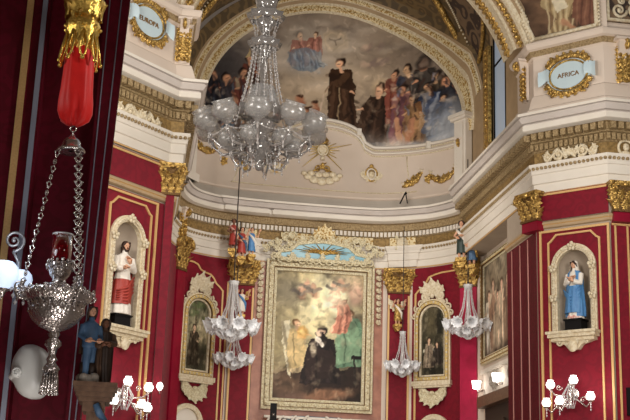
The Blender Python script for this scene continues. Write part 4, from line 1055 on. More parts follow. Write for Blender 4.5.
# ================================================================== CARTOUCHES AND RELIEFS OF THE ATTIC
def text_mesh(s_, size, m, parent, loc, depth=.012):
    cu = bpy.data.curves.new('lettering', 'FONT'); cu.body = s_; cu.size = size; cu.extrude = depth; cu.align_x = 'CENTER'; cu.align_y = 'CENTER'
    tmp = bpy.data.objects.new('tmp', cu); COL.objects.link(tmp)
    bpy.context.view_layer.update()
    me = bpy.data.meshes.new_from_object(tmp.evaluated_get(bpy.context.evaluated_depsgraph_get()))
    COL.objects.unlink(tmp); bpy.data.objects.remove(tmp); me.materials.clear(); me.materials.append(m)
    o = obj('lettering', me, None, parent); o.location = loc; o.rotation_euler = (PI/2, 0, 0)
    return o
def cartouche(label, M, u, z, rot, word):
    p = M @ Vector((u, 0, 0))
    t = thing('oval_cartouche', label, 'cartouche', (p.x, p.y, z), rot, 'oval name cartouches')
    q = MB(); q.prism([(.58*cos(a), .42*sin(a)) for a in [2*PI*i/28 for i in range(28)]], -.06, 0); obj('enamel_oval', q, SKYBLUE, t)
    for s_ in (-1, 1):
        q = MB(); P = [(s_*(.46+.075*k), .02+.05*sin(k*1.2)) for k in range(5)]
        q.grid([[(x, -.15-.03*cos(k*1.5), zz-.15-.012*k), (x, -.17-.03*cos(k*1.5), zz), (x, -.15-.03*cos(k*1.5), zz+.15+.012*k)] for k, (x, zz) in enumerate(P)])
        obj('ribbon', q, SKYBLUE, t)
    q = MB()
    for i in range(46):
        a = 2*PI*i/46
        if abs(sin(a)) < .36: continue
        x, zz = .60*cos(a), .49*sin(a); r = .048*(1+.4*abs(sin(a)))
        q.ball((x, -.10, zz), (r, r*.9, r), 0, 6, 5); acanthus(q, x, -.12, zz, .16, .11, 0, -.4, .6, 0, (PI/2-a)+(.5 if i % 2 else -.5))
    q.tube([(.50*cos(a), -.07, .38*sin(a)) for a in [2*PI*i/40 for i in range(40)]], .028, 5, 0, True)
    for s_ in (-1, 1):
        for c_ in (-1, 1): q.scroll((s_*.46, -.11, c_*.40), .12, 1.4, .035, PI/2*c_, s_*c_)
    obj('gilded_wreath', q, GILT, t)
    text_mesh(word, .17, LETTER, t, (0, -.07, 0))
cartouche('oval blue cartouche lettered AFRICA in a gilt wreath on the right attic', MR, .88, 13.09, RR, 'AFRICA')
cartouche('oval blue cartouche lettered EUROPA in a gilt wreath on the left attic', ML, -.80, 13.42, LR, 'EUROPA')
def gilt_bracket(label, loc, rot, h=1.05, w=.26):
    t = thing('gilded_bracket', label, 'ornament', loc, rot, 'gilded attic brackets')
    q = MB(); q.grid([[(-w*.4, 0, z), (-w*.4, -d_, z), (w*.4, -d_, z), (w*.4, 0, z)] for z, d_ in ((0,.06),(h*.2,.10),(h*.55,.10),(h*.8,.22),(h,.26))], 0, False); q.box(-w*.6, w*.6, -.3, 0, h, h+.06); obj('console', q, CREAM, t)
    q = MB()
    q.scroll((0, -.26, h*.88), .12, 1.5, .05, PI/2, 1, M=T(0, -.26, h*.88) @ RZ(PI/2) @ T(0, .26, -h*.88)); 
    for k in range(7):
        z = h*(.74-.12*k); acanthus(q, 0, -.13, z, .24, w*.9, 0, -.25, .9); 
        for s_ in (-1, 1): q.ball((s_*w*.3, -.15, z+.05), .055, 0, 6, 5); acanthus(q, s_*w*.3, -.12, z, .16, .12, 0, -.3, .7, 0, s_*.8)
    obj('gilded_foliage', q, GILT, t)
gilt_bracket('gilt foliage bracket on the right attic corner beside the window', (9.46, 27.35, 12.76), -PI/2)
gilt_bracket('gilt foliage bracket on the left attic corner beside the lunette painting', (.63, 26.92, 12.76), 0, 1.05, .28)
gilt_bracket('gilt foliage bracket right of the lettered oval, cut by the photo edge', (11.30, 25.60, 12.70), 0, 1.1, .45)
gilt_bracket('small gilt bracket at the right end of the cream attic band', (9.62, 34.1, 13.0), -.7, .95, .22)

gilt_bracket('white and gilt bracket above the gilded capital at the left end of the altar wall', (1.08, 34.75, 10.45), .9, .8, .3)
def frieze_scroll(label, M, u0, u1, rot, z=11.05):
    p = M @ Vector(((u0+u1)/2, -.03, 0)); t = thing('frieze_scroll', label, 'ornament', (p.x, p.y, z), rot, 'frieze scroll reliefs')
    L = (u1-u0)/2
    for s_ in (-1, 1):
        q = MB(); q.scroll((s_*L*.42, -.04, 0), .15, 1.6, .04, PI/2, -s_); q.scroll((s_*L*.80, -.04, -.02), .11, 1.4, .035, -PI/2, s_)
        q.tube([(s_*L*x, -.05, zz) for x, zz in ((.0,.10),(.2,-.06),(.42,.15),(.6,.02),(.8,-.13),(1.0,.05))], [.035,.04,.045,.04,.035,.015], 6)
        for x, zz, r in ((.15,.06,.6),(.55,.08,-.7),(.68,-.08,.9),(.92,.03,-.5),(.3,-.1,1.2)): acanthus(q, s_*L*x, -.06, zz-.04, .2, .12, 0, -.4, .6, 0, s_*r)
        obj('scroll', q, IVORY, t)
    q = MB(); leafcrest(q, .34, .30, -.05); q.v = [(x, y, z_-.14) for x, y, z_ in q.v]; obj('palmette', q, IVORY, t)
frieze_scroll('white scroll relief on the frieze under the AFRICA cartouche', MR, .15, 1.60, RR)
frieze_scroll('white scroll relief on the frieze under the EUROPA cartouche', ML, -1.60, -.15, LR)
t = thing('head_medallion', 'round white medallion with a head at the right edge of the frieze', 'medallion', (11.25, 25.58, 11.06))
q = MB(); q.tube([(.19*cos(a), -.05, .19*sin(a)) for a in [2*PI*i/24 for i in range(24)]], .035, 6, 0, True); obj('ring', q, IVORY, t)
q = MB(); q.ball((0, -.06, .02), (.08, .06, .10)); q.ball((0, -.03, -.12), (.12, .05, .06)); q.tube([(-.02,-.11,.03),(-.03,-.13,-.0)], [.015,.02]); obj('head', q, IVORY, t)
for label, x in (('white rosette on the frieze right of the altar crest', 8.10), ('white rosette on the frieze left of the altar crest', 3.15)):
    t = tag(bpy.data.objects.new('frieze_rosette', None), label, 'ornament', 'frieze rosettes'); COL.objects.link(t); t.location = (x, plan(x)-.16, 10.93)
    q = MB(); q.lathe([(0,.10),(.06,.09),(.10,.04),(.16,.05),(.20,.02),(.20,0)], 16, M=RX(PI/2)); obj('boss', q, IVORY, t)
    q = MB()
    for s_ in (-1, 1):
        for c_ in (-1, 1): acanthus(q, s_*.15, -.04, c_*.12, .16, .10, 0, -.2, .5, 0, s_*(PI/4 if c_ > 0 else 3*PI/4))
    obj('leaf_spray', q, PALEGILT, t)

# monstrance relief
t = thing('monstrance_relief', 'gilt crowned emblem with long rays over white clouds on the attic band', 'relief', (5.52, 35.98, 13.0))
q = MB()
for k in range(17):
    a = -PI*.28+PI*1.56*k/16; L = 1.0 if k % 4 == 0 else (.55 if k % 2 else .42)
    if abs(a-PI/2) < .45: L *= .55
    q.tube([(.12*cos(a), -.05, .95+.12*sin(a)), (L*cos(a), -.05, .95+L*sin(a)*.8)], [.028, .008], 4)
obj('gilt_ray', q, GILTF, t)
q = MB(); q.lathe([(.13,0),(.16,.03),(.14,.06),(.18,.16),(.12,.24),(.03,.28),(.03,.34),(0,.36)], 14, (0, -.10, 1.10), k=7, rip=.06); obj('crown', q, GILT, t)
q = MB(); q.tube([(.16*cos(a), -.08, .93+.17*sin(a)) for a in [2*PI*i/24 for i in range(24)]], .03, 6, 0, True); q.prism([(.13*cos(a), .93+.14*sin(a)) for a in [2*PI*i/20 for i in range(20)]], -.06, 0); q.tube([(0,-.08,.74),(0,-.08,.60)], [.05,.08]); obj('host_ring', q, IVORY, t)
q = MB()
for (x, z, r) in ((-.45,.02,.14),(-.25,-.08,.16),(0,-.12,.17),(.25,-.08,.16),(.45,.02,.14),(-.35,.14,.13),(.35,.14,.13),(-.1,.10,.13),(.12,.12,.13),(-.58,.12,.10),(.58,.12,.10)): q.ball((x, -.05, z), (r, .08, r*.75), 0, 10, 7)
obj('cloud', q, IVORY, t)
q = MB(); q.scroll((-.14, -.12, .28), .13, 1.3, .03, 0, 1); q.scroll((.14, -.12, .28), .13, 1.3, .03, PI, -1); q.tube([(-.3,-.12,.2),(0,-.13,.34),(.3,-.12,.2)], .03, 5); q.ball((0,-.13,.42), (.06,.05,.08)); q.tube([(-.12,-.12,.36),(.12,-.12,.5)], .022, 5); obj('gilt_knot', q, GILT, t)
def cherub(label, x, z):
    t = thing('cherub_medallion', label, 'relief', (x, plan(x)-.06, z), 0, 'winged cherub medallions')
    q = MB(); q.prism([(.18*cos(a), .22*sin(a)+.06) for a in [2*PI*i/24 for i in range(24)]], -.05, 0); obj('disc', q, WHITE, t)
    q = MB(); q.tube([(.19*cos(a), -.05, .06+.23*sin(a)) for a in [2*PI*i/24 for i in range(24)]], .03, 6, 0, True); q.ball((0,-.06,.34), (.07,.05,.06)); obj('gilt_ring', q, GILT, t)
    q = MB(); q.ball((0, -.10, .04), (.10, .08, .13), 0, 12, 8); q.ball((0, -.09, .12), (.11, .08, .09), 1, 10, 6); q.ball((0, -.19, .02), (.02, .03, .03)); q.ball((0,-.17,-.05), (.03,.02,.012)); obj('head', q, [IVORY, WARM], t)
    for s_ in (-1, 1):
        q = MB()
        for k in range(4): acanthus(q, s_*.10, -.06-.01*k, -.20+.03*k, .46-.04*k, .13, 0, -.15, .3, 0, s_*(.35+.24*k))
        obj('wing', q, IVORY, t)
cherub('winged cherub medallion right of the rayed emblem', 7.12, 13.18)
cherub('winged cherub medallion left of the rayed emblem under the chandelier', 4.02, 13.25)
def swag(label, x0, x1, z0, z1, sag):
    xm = (x0+x1)/2; t = thing('gilt_garland', label, 'garland', (xm, plan(xm)-.06, (z0+z1)/2), 0, 'gilt garlands')
    q = MB(); garland(q, x0-xm, z0-(z0+z1)/2, x1-xm, z1-(z0+z1)/2, sag, 0, .085)
    q.v = [(x, y+plan(x+xm)-plan(xm), z) for x, y, z in q.v]; obj('fruit_and_leaves', q, GILT, t)
    q = MB()
    for e, z in ((x0-xm, z0), (x1-xm, z1)):
        zz = z-(z0+z1)/2+.05; yy = plan(e+xm)-plan(xm)
        q.scroll((e, yy-.05, zz), .05, 1.1, .018, 0, 1); q.tube([(e-.06, yy-.04, zz+.08), (e, yy-.06, zz), (e+.06, yy-.04, zz+.08)], .018, 5)
    obj('ribbon_bow', q, IVORY, t)
swag('gilt garland next to the line panel, right half of the attic', 8.10, 8.62, 12.82, 13.22, .08)
swag('gilt garland at the far right of the attic under the dark blue group', 8.86, 9.46, 13.12, 13.15, .28)
swag('gilt garland at the far left of the attic beside the white pilaster', 1.35, 2.10, 13.75, 13.60, .24)
swag('gilt garland dropping to the right, left half of the attic', 2.60, 3.15, 13.45, 13.05, .04)
for label, x, z in (('gilt leaf rosette between the two right garlands', 8.82, 12.98), ('gilt leaf rosette between the two left garlands', 2.32, 13.25)):
    t = thing('gilt_rosette', label, 'ornament', (x, plan(x)-.07, z), 0, 'gilt rosettes')
    q = MB()
    for k in range(6): acanthus(q, 0, -.03, 0, .19, .13, 0, -.35, .6, 0, k*PI/3)
    obj('petal', q, GILT, t); q = MB(); q.ball((0,-.07,0), .06, 0, 8, 6); obj('boss', q, GILT, t)
# attic end pilasters
m = MB()
for x, a in ((1.18, .95), (9.66, -1.1)):
    M = T(x, plan(x), 0) @ RZ(a)
    m.box(-.26, .26, -.16, .1, 12.3, 14.62, 0, M); m.box(-.18, .18, -.22, .1, 12.3, 14.5, 0, M); m.box(-.34, .34, -.26, .1, 14.62, 14.70, 0, M); m.box(-.38, .38, -.32, .1, 14.70, 14.82, 0, M); m.box(-.34, .34, -.26, .1, 12.3, 12.55, 0, M)
struct('trim_14', m, WHITE, 'white pilasters at both ends of the attic band')
# ================================================================== CHANDELIERS
def bead_strand(mb, pts, r, k=0, step=None):
    step = step or r*1.65
    L = sum(math.dist(a, b) for a, b in zip(pts[:-1], pts[1:])); mb.tube(pts, r*.22, 4, k)
    for i, p in enumerate(resamp(pts, max(2, int(L/step)))): mb.gem(p, r*(1.15 if i % 3 == 0 else .9), k)
def tulip(s):
    return [(.012*s,-.02*s),(.045*s,0),(.075*s,.05*s),(.085*s,.12*s),(.105*s,.18*s),(.150*s,.23*s),(.145*s,.232*s),(.095*s,.185*s),(.07*s,.12*s),(.05*s,.04*s)]
def crystal_chandelier():
    t = thing('crystal_chandelier', 'white crystal chandelier of tulip shades before the satin pilaster on the right', 'chandelier', (0,0,0), 0, 'small crystal chandeliers')
    q = MB(); q.lathe([(0,-.36),(.03,-.34),(.05,-.28),(.03,-.22),(.10,-.12),(.14,-.02),(.08,.05),(.04,.12),(.05,.22),(.03,.34),(.06,.44),(.03,.52),(.04,.72),(.025,.9),(.07,1.0),(.09,1.05),(.03,1.10),(0,1.12)], 12); obj('stem', q, CRYSTAL, t)
    q = MB(); q.lathe([(.05,.98),(.10,1.02),(.13,1.10),(.12,1.105),(.08,1.04),(.05,1.0)], 14, k=7, rip=.12); obj('crown', q, CRYSTAL, t)
    st = MB(); bead_strand(st, [(.09,0,1.02),(.10,0,.8),(.15,0,.5),(.24,0,.25),(.36,0,.06)], .021); st = mesh('bead_strand', st, CRYSTAL)
    lo = MB(); bead_strand(lo, [(.36,0,.04),(.30,0,-.12),(.18,0,-.26),(.05,0,-.34)], .024); lo = mesh('lower_strand', lo, CRYSTAL)
    ar = MB(); ar.tube([(.10,0,.0),(.22,0,-.08),(.34,0,-.06),(.42,0,.04),(.44,0,.10)], .014, 6); ar = mesh('arm', ar, CRYSTAL)
    sh = MB(); sh.lathe(tulip(1.05), 28, M=T(.42,0,.08) @ RY(1.95), k=9, rip=.16); sh = mesh('shade', sh, SHADE)
    si = MB(); si.lathe(tulip(.85), 24, M=T(.20,0,-.05) @ RY(2.4), k=8, rip=.16); si = mesh('inner_shade', si, SHADE)
    for i in range(6):
        o = obj('inner_shade', si, None, t); o.rotation_euler = (0,0,2*PI*(i+.1)/6)
    dr = MB()
    dr.tube([(.44,0,.05),(.44,0,-.13)], .004, 4)
    for z in (0, -.06, -.12): dr.gem((.44,0,.0+z), .022, h=.034)
    dr = mesh('drop', dr, CRYSTAL)
    for i in range(14):
        o = obj('bead_strand', st, None, t); o.rotation_euler = (0,0,2*PI*i/12)
    for i in range(10):
        o = obj('lower_strand', lo, None, t); o.rotation_euler = (0,0,2*PI*i/10)
    for i in range(10):
        a = 2*PI*(i+.3)/10
        for nm, me in (('arm', ar), ('shade', sh), ('drop', dr)):
            o = obj(nm, me, None, t); o.rotation_euler = (0,0,a)
    q = MB(); q.tube([(0,0,1.1),(0,0,4.6)], .016, 5); q.ball((0,0,1.16), .03); obj('cord', q, CORD, t)
    return t
c0 = crystal_chandelier(); c0.scale = (1.1, 1.1, 1.1); c0.location = (9.47, 32.9, 7.93)
c = dup(c0, (2.72, 33.9, 7.66), .3, 'white crystal chandelier of tulip shades left of the altar painting, the upper of two')
c.scale = (1.22,)*3
c = dup(c0, (2.92, 35.1, 6.92), .5, 'white crystal chandelier just below another one, left of the altar painting'); c.scale = (.92,)*3
c = dup(c0, (8.02, 35.0, 6.98), .1, 'white crystal chandelier under the gilt winged figure, right of the altar painting'); c.scale = (.82, .82, .95)

# great chandelier in the crossing
t = thing('great_chandelier', 'large dim crystal chandelier with frosted globes hanging before the lunette painting', 'chandelier', (2.13, 22, 9.36))
q = MB(); q.lathe([(0,-.72),(.05,-.70),(.09,-.62),(.04,-.55),(.12,-.46),(.26,-.34),(.30,-.22),(.16,-.10),(.14,.05),(.26,.12),(.30,.24),(.16,.34),(.10,.5)], 18); obj('body', q, CRYSGREY, t)
q = MB(); q.lathe([(.05,.5),(.08,.9),(.05,1.2),(.10,1.4),(.05,1.6),(.16,1.75),(.20,1.85),(.07,1.95),(.06,2.15),(.14,2.28),(.24,2.42),(.12,2.52),(.08,2.6),(.20,2.75),(.24,2.9),(.12,3.0),(.07,3.1),(.16,3.25),(.10,3.4),(.06,3.5),(.2,3.7),(.24,3.85),(.08,3.95),(.05,4.4)], 14); obj('shaft', q, CRYSGREY, t)
q = MB(); q.lathe([(.24,1.02),(.30,.85),(.37,.62),(.40,.40),(.38,.40),(.28,.82),(.22,1.0)], 40, k=20, rip=.05); obj('glass_skirt', q, FROST, t)
for z, r in ((2.45,.30),(1.85,.26),(.40,.42),(2.95,.26),(3.8,.26)):
    q = MB(); q.lathe([(r,.0),(r*1.1,.03),(r*1.25,.14),(r*1.2,.15),(r*1.02,.05)], 20, (0,0,z), k=10, rip=.10); obj('collar', q, CRYSGREY, t)
st = MB(); bead_strand(st, [(.22,0,1.82),(.27,0,1.4),(.36,0,.9),(.52,0,.3)], .028, step=.085); st = mesh('bead_strand', st, BEAD)
s2 = MB(); bead_strand(s2, [(.28,0,2.44),(.20,0,2.2),(.22,0,1.9)], .024, step=.08); s2 = mesh('upper_strand', s2, BEAD)
for i in range(16):
    o = obj('bead_strand', st, None, t); o.rotation_euler = (0,0,2*PI*i/16)
for i in range(10):
    o = obj('upper_strand', s2, None, t); o.rotation_euler = (0,0,2*PI*i/10)
GL = [(.03,-.04),(.10,-.01),(.18,.06),(.235,.16),(.24,.25),(.20,.34),(.17,.38),(.20,.44),(.19,.44),(.15,.385),(.19,.33),(.225,.25),(.22,.165),(.17,.08)]
for n, R, z, off, s_ in ((10, 1.02, .02, .25, 1.0), (6, .58, -.30, .1, .8)):
    gl = MB(); gl.lathe([(a*s_*1.08, b*s_*.9) for a, b in GL], 18, M=T(R,0,z) @ RY(.45), k=9, rip=.03); gl = mesh('globe', gl, FROST)
    ar = MB(); ar.tube([(.18,0,-.15+z*.5),(R*.45,0,z-.34),(R*.75,0,z-.36),(R*.95,0,z-.20),(R,0,z-.02)], .026, 6); ar.lathe([(.02,-.1),(.09,-.04),(.11,0)], 10, (R,0,z)); ar.scroll((R*.5,0,z-.18), .12, 1.3, .02, 0, 1); ar = mesh('arm', ar, CRYSGREY)
    dr = MB()
    dr.tube([(R*.55,0,z-.38),(R*.8,0,z-.38),(R,0,z-.10)], .006, 4)
    for x, zz in ((R,-.10),(R*.8,-.36),(R*.55,-.36)):
        dr.tube([(x,0,z+zz+.05),(x,0,z+zz-.10)], .005, 4)
        for k in range(2): dr.gem((x,0,z+zz-.075*k), .026, h=.045)
    dr = mesh('drop', dr, BEAD)
    for i in range(n):
        a = 2*PI*(i+off)/n
        for nm, me in (('arm', ar), ('globe', gl), ('drop', dr)):
            o = obj(nm, me, None, t); o.rotation_euler = (0,0,a)
for i in range(10):
    q = MB(); a0 = 2*PI*(i+.25)/10; a1 = 2*PI*(i+1.25)/10
    bead_strand(q, [(1.0*cos(a0+(a1-a0)*u), 1.0*sin(a0+(a1-a0)*u), -.08-.4*u*(1-u)) for u in [k/8 for k in range(9)]], .020, step=.06); obj('swag', q, BEAD, t)
q = MB(); q.tube([(0,0,3.5),(0,0,12)], .03, 6); obj('cord', q, CORD, t)

# hook with the thin cord on the apse cornice
t = thing('cord_hook', 'black iron hook standing on the cornice with a thin cord', 'hook', (8.02, 35.02, 12.1))
q = MB(); q.tube([(-.12,.1,0),(.02,0,.32),(.04,-.02,.36),(.06,-.04,.30)], .025, 6); q.tube([(.10,.0,0),(.03,-.02,.34)], .018, 6); obj('iron_bracket', q, BLACK, t)

# ================================================================== WALL LIGHTS
def point(loc, power, r=.08, col=(1,.93,.84)):
    l = bpy.data.lights.new('lamp', 'POINT'); l.energy = power; l.shadow_soft_size = r; l.color = col
    o = bpy.data.objects.new('lamp_or_fill_light', l); COL.objects.link(o); o.location = loc; return o
def sconce(label, loc, rot, globes, lit=LIT):
    t = thing('crystal_sconce', label, 'wall lamp', loc, rot, 'lit wall sconces')
    q = MB(); q.lathe([(0,.10),(.05,.09),(.08,.03),(.14,.0)], 14, M=RX(PI/2)); q.lathe([(.02,-.32),(.05,-.24),(.03,-.12),(.06,0),(.04,.12),(.07,.2),(.02,.3)], 12, (0,-.16,0)); obj('back_plate', q, PEWTER, t)
    for x, y, z in globes:
        q = MB(); q.tube([(0,-.14,-.05),(x*.35,y*.5-.08,-.12+z*.3),(x*.8,y*.9,z-.22),(x,y,z-.10)], .018, 6); q.lathe([(.02,-.02),(.06,.0),(.09,.03)], 10, (x,y,z-.11)); q.scroll((x*.6,y*.7,z-.05), .08, 1.2, .014, 0, 1 if x > 0 else -1); obj('arm', q, PEWTER, t)
        q = MB(); q.lathe([(.03,-.09),(.075,-.06),(.105,0),(.09,.06),(.055,.085),(.07,.11),(.05,.10),(0,.08)], 14, (x,y,z)); obj('globe', q, lit, t)
        q = MB()
        q.tube([(x,y,z-.1),(x,y,z-.3)], .004, 4)
        for k in range(3): q.gem((x,y,z-.17-.06*k), .02, h=.035)
        obj('drop', q, CRYSTAL, t)
    for k in range(7):
        a = PI+PI*(k+.5)/7; q = MB(); bead_strand(q, [(.05*cos(a),-.16+.05*sin(a),.2),(.20*cos(a),-.16+.2*sin(a),-.05),(.08*cos(a),-.16+.08*sin(a),-.34)], .016); obj('bead_strand', q, CRYSTAL, t)
    return t
sconce('lit five globe sconce below the niche of the blue-robed statue', tuple(MR @ Vector((.78, -.02, 5.22))), RR, [(-.44,-.28,.20),(.16,-.34,.27),(-.52,-.34,-.22),(-.16,-.42,-.20),(.56,-.34,-.12)])
sconce('lit five globe sconce on the left pier below the red-mantled statue', tuple(ML @ Vector((-.78, -.02, 4.68))), LR, [(-.10,-.34,.24),(.64,-.24,.20),(.36,-.34,-.20),(.52,-.36,-.26),(-.42,-.28,-.20)])
t = thing('crystal_sconce', 'single lit globe lamp against the pink satin strip of the left pier', 'wall lamp', (.62, 26.76, 4.96), 0, 'lit wall sconces')
q = MB(); q.tube([(0,.1,-.12),(0,-.05,-.16),(0,-.08,-.07)], .018, 6); obj('arm', q, PEWTER, t)
q = MB(); q.lathe([(.03,-.09),(.06,-.05),(.075,0),(.05,.07),(0,.09)], 12, (0,-.08,0)); obj('globe', q, LIT, t)

# white cove panel under the large side painting, doorway, two small lamps
t = thing('overdoor_panel', 'white overdoor panel with grey scroll relief under the large side painting', 'panel', (10.1, 33.4, 5.95), -PI/2)
q = MB(); q.box(0, 3.8, -.05, .0, 0, .78); obj('panel', q, WHITE, t)
q = MB(); q.box(-.02, 3.8, -.12, 0, .70, .78); 
for k in range(34): q.box(.02+.11*k, .08+.11*k, -.14, -.10, .64, .70)
obj('dentil_moulding', q, WHITE, t)
for cx_ in (1.15, 2.8):
    q = MB()
    for s_ in (-1, 1): q.scroll((cx_+s_*.2, -.07, .36), .17, 1.5, .05, PI/2, -s_); acanthus(q, cx_+s_*.1, -.09, .12, .38, .2, 0, -.2, .5, 0, s_*.4)
    obj('scroll_relief', q, GREYST, t)
t = thing('door_1', 'dark doorway with brown lintel below the white overdoor panel', 'door', (10.1, 33.35, 0), -PI/2); t['kind'] = 'structure'
q = MB(); q.box(0, 3.8, -.25, 0, 5.62, 5.93); obj('lintel', q, WOOD, t)
q = MB(); q.box(.02, 3.7, -.01, .02, 0, 5.62); obj('opening', q, DARK, t)
q = MB(); q.box(1.75, 2.2, -.08, 0, 4.5, 5.0); q.prism([(1.7,5.0),(1.95,5.2),(2.25,5.0)], -.1, 0); obj('carved_piece', q, DARKWOOD, t)
for label, loc in (('small wall lamp with white shade at the near end of the overdoor panel', (10.0, 31.55, 6.28)), ('small wall lamp with white shade at the far end of the overdoor panel', (9.93, 33.25, 6.28))):
    t = thing('shaded_wall_lamp', label, 'wall lamp', loc, -PI/2, 'shaded wall lamps')
    q = MB(); q.tube([(0,.08,-.16),(0,-.08,-.2),(0,-.12,-.08)], .018, 6); q.lathe([(0,0),(.06,.02),(.06,.04)], 10, (0,.07,-.16), M=RX(0)); obj('arm', q, PEWTER, t)
    q = MB(); q.lathe([(.10,-.10),(.14,.12),(.13,.12),(.09,-.09)], 16, (0,-.12,0)); obj('shade', q, LIT, t)

# items at the foot of the altar wall
t = thing('altar_cresting', 'blue grey altar cresting with white scrolls below the altar painting', 'ornament', (5.55, 35.55, 4.9))
q = MB(); q.box(-1.45, 1.45, 0, .2, -.8, .30); q.prism([(-1.0,.28),(1.0,.28),(.75,.5),(-.75,.5)], .02, .18); obj('panel', q, PLUM, t)
q = MB(); q.box(-1.6, 1.6, -.04, .2, .40, .47)
for s_ in (-1, 1):
    for k, x in enumerate((.25, .62, 1.0, 1.35)): q.scroll((s_*x, -.04, .33-.02*k), .16, 1.4, .045, PI/2, -s_)
obj('white_scroll', q, WHITE, t)
t = thing('banner_post', 'slim black post in front of the lower left corner of the altar painting', 'post', (4.12, 34.6, 0))
q = MB(); q.box(-.09, .09, -.05, .05, 0, 5.62); q.box(-.12, .12, -.08, .08, 0, .12); obj('post', q, BLACK, t)
q = MB(); q.tube([(-.04,-.06,5.25),(.04,-.06,5.33)], .012, 5); q.tube([(.04,-.06,5.25),(-.04,-.06,5.33)], .012, 5); obj('silver_mark', q, SILVER, t)
for label, x, rot in (('white arched niche head under the arched friar painting', 1.62, .56), ('white arched niche head under the arched dark interior painting', 9.02, -.75)):
    t = thing('arched_niche_head', label, 'niche surround', (x, plan(x)-.06, 4.0), rot, 'white niche heads')
    q = MB(); q.strip([(-.62,0)]+[(p[0], p[1]) for p in arch(0, 1.0, .52, 14)[::-1]]+[(.62,0)] if False else [(p[0], p[1]) for p in arch(0, 1.0, .50, 16)], .14, -.12, 0); q.box(-.57, -.43, -.12, 0, 0, 1.0); q.box(.43, .57, -.12, 0, 0, 1.0); obj('arch', q, IVORY, t)
    q = MB(); q.prism([(.43*cos(a), 1.0+.43*sin(a)) for a in [PI*i/16 for i in range(17)]]+[(-.43, 0), (.43, 0)], -.03, 0); obj('back', q, WHITE, t)
t = thing('dark_board', 'dark framed board with white print at the lower right edge', 'board', (11.16, 25.54, 4.72))
q = MB(); q.box(-.12, .5, -.03, .05, 0, .62); obj('board', q, BLACK, t)
q = MB()
for k in range(4): q.box(-.04, .3, -.036, -.03, .10+.11*k, .14+.11*k)
obj('white_print', q, WHITE, t)

# ================================================================== FOREGROUND LEFT
FP = 9.6
m = MB()
m.box(-4, -.93, FP, 12, 0, 12); m.box(-.93, -.46, FP+.25, 12, 0, 12)
def lean(y, x0t, x1t, x0b, x1b, zt, zb, yb):     # a hanging whose edges splay slightly
    V = [(x0b,y,zb),(x1b,y,zb),(x1b,yb,zb),(x0b,yb,zb),(x0t,y,zt),(x1t,y,zt),(x1t,yb,zt),(x0t,yb,zt)]
    return V
m.add(lean(FP+.05, -.46, -.235, -.50, -.40, 7.0, 2.0, FP+.16), [(0,1,5,4),(1,2,6,5),(2,3,7,6),(3,0,4,7),(4,5,6,7)], 0, False)
struct('wall_left_front', m, DIMDAMASK)
t = thing('pier_hanging', 'shade-darkened crimson hanging on the near left pier with gold and pale braids', 'wall hanging', (0, FP, 0))
q = MB(); q.box(-3.5, -.95, -.03, 0, 1.0, 8); obj('cloth', q, DIMDAMASK, t)
q = MB(); q.box(-1.115, -1.060, -.05, -.03, 1, 8); obj('gold_braid', q, BRAID, t)
q = MB(); q.box(-.985, -.945, -.055, -.03, 1, 8); obj('pale_braid', q, LIGHTSTRIP, t)
for xt, xb, r in ((-.425, -.47, .006), (-.315, -.43, .006)):
    q = MB(); q.tube([(xb, .045, 2.0), (xt, .045, 7.0)], r, 5); obj('thin_braid', q, LIGHTSTRIP, t)

# sanctuary lamp: plumb line at x = -.58
LX_, LY_ = -.60, 9.0
t = thing('sanctuary_lamp', 'silver sanctuary lamp on ornate chains under a red silk sleeve and gilt crown', 'hanging lamp', (LX_, LY_, 2.66))
z0 = 2.66; L = lambda P: [(r, z-z0) for r, z in P]
q = MB(); q.lathe(L([(0,5.38),(.10,5.38),(.125,5.44),(.11,5.50),(.13,5.54),(.135,5.62),(.115,5.66),(.13,5.72),(.165,5.80),(.16,5.83),(.10,5.86),(.03,5.95),(0,5.96)]), 28, k=7, rip=.04)
for i in range(9):
    a = 2*PI*i/9; M = T(.118*cos(a), .118*sin(a), 5.42-z0) @ RZ(a+PI/2)
    q.tube([(0,0,.12),(-.03,-.02,.0),(-.02,-.04,-.10),(0,-.045,-.14),(.02,-.04,-.10),(.03,-.02,.0),(0,0,.12)], .011, 5, M=M); q.ball((0,-.045,-.14), .02, 0, 6, 5, M=M)
    acanthus(q, .145*cos(a), .145*sin(a), 5.66-z0, .17, .09, a+PI/2, -.1, .5); q.ball((.14*cos(a), .14*sin(a), 5.58-z0), .018, 0, 6, 5)
obj('gilt_crown', q, BRIGHTGILT, t)
q = MB(); P = []
for i in range(40):
    a = 2*PI*i/40; row = []
    for z, r, f in ((5.46,.095,.03),(5.36,.110,.05),(5.2,.118,.06),(5.05,.124,.05),(4.95,.130,.06),(4.86,.126,.08),(4.80,.10,.12),(4.765,.05,.2),(4.755,.02,.1)):
        row.append((r*(1+f*sin(7*a+z*3)+f*.5*sin(11*a-z*5))*cos(a), r*(1+f*sin(7*a+z*3)+f*.5*sin(11*a-z*5))*sin(a), z-z0))
    P.append(row)
q.grid(P, 0, True, closeu=True, flip=True); obj('red_silk_sleeve', q, REDSILK, t)
q = MB(); q.tube([(.022*cos(a), 0, 4.735-z0+.026*sin(a)) for a in [2*PI*i/14 for i in range(14)]], .006, 6, 0, True); q.tube([(0,.02*cos(a), 4.70-z0+.022*sin(a)) for a in [2*PI*i/14 for i in range(14)]], .006, 6, 0, True); obj('ring', q, SILVER, t)
q = MB(); q.lathe(L([(0,4.69),(.02,4.685),(.03,4.66),(.055,4.645),(.07,4.62),(.075,4.59),(.105,4.565),(.112,4.55),(.10,4.54),(.02,4.55)]), 28); obj('smoke_cap', q, SILVER, t)
CH = []
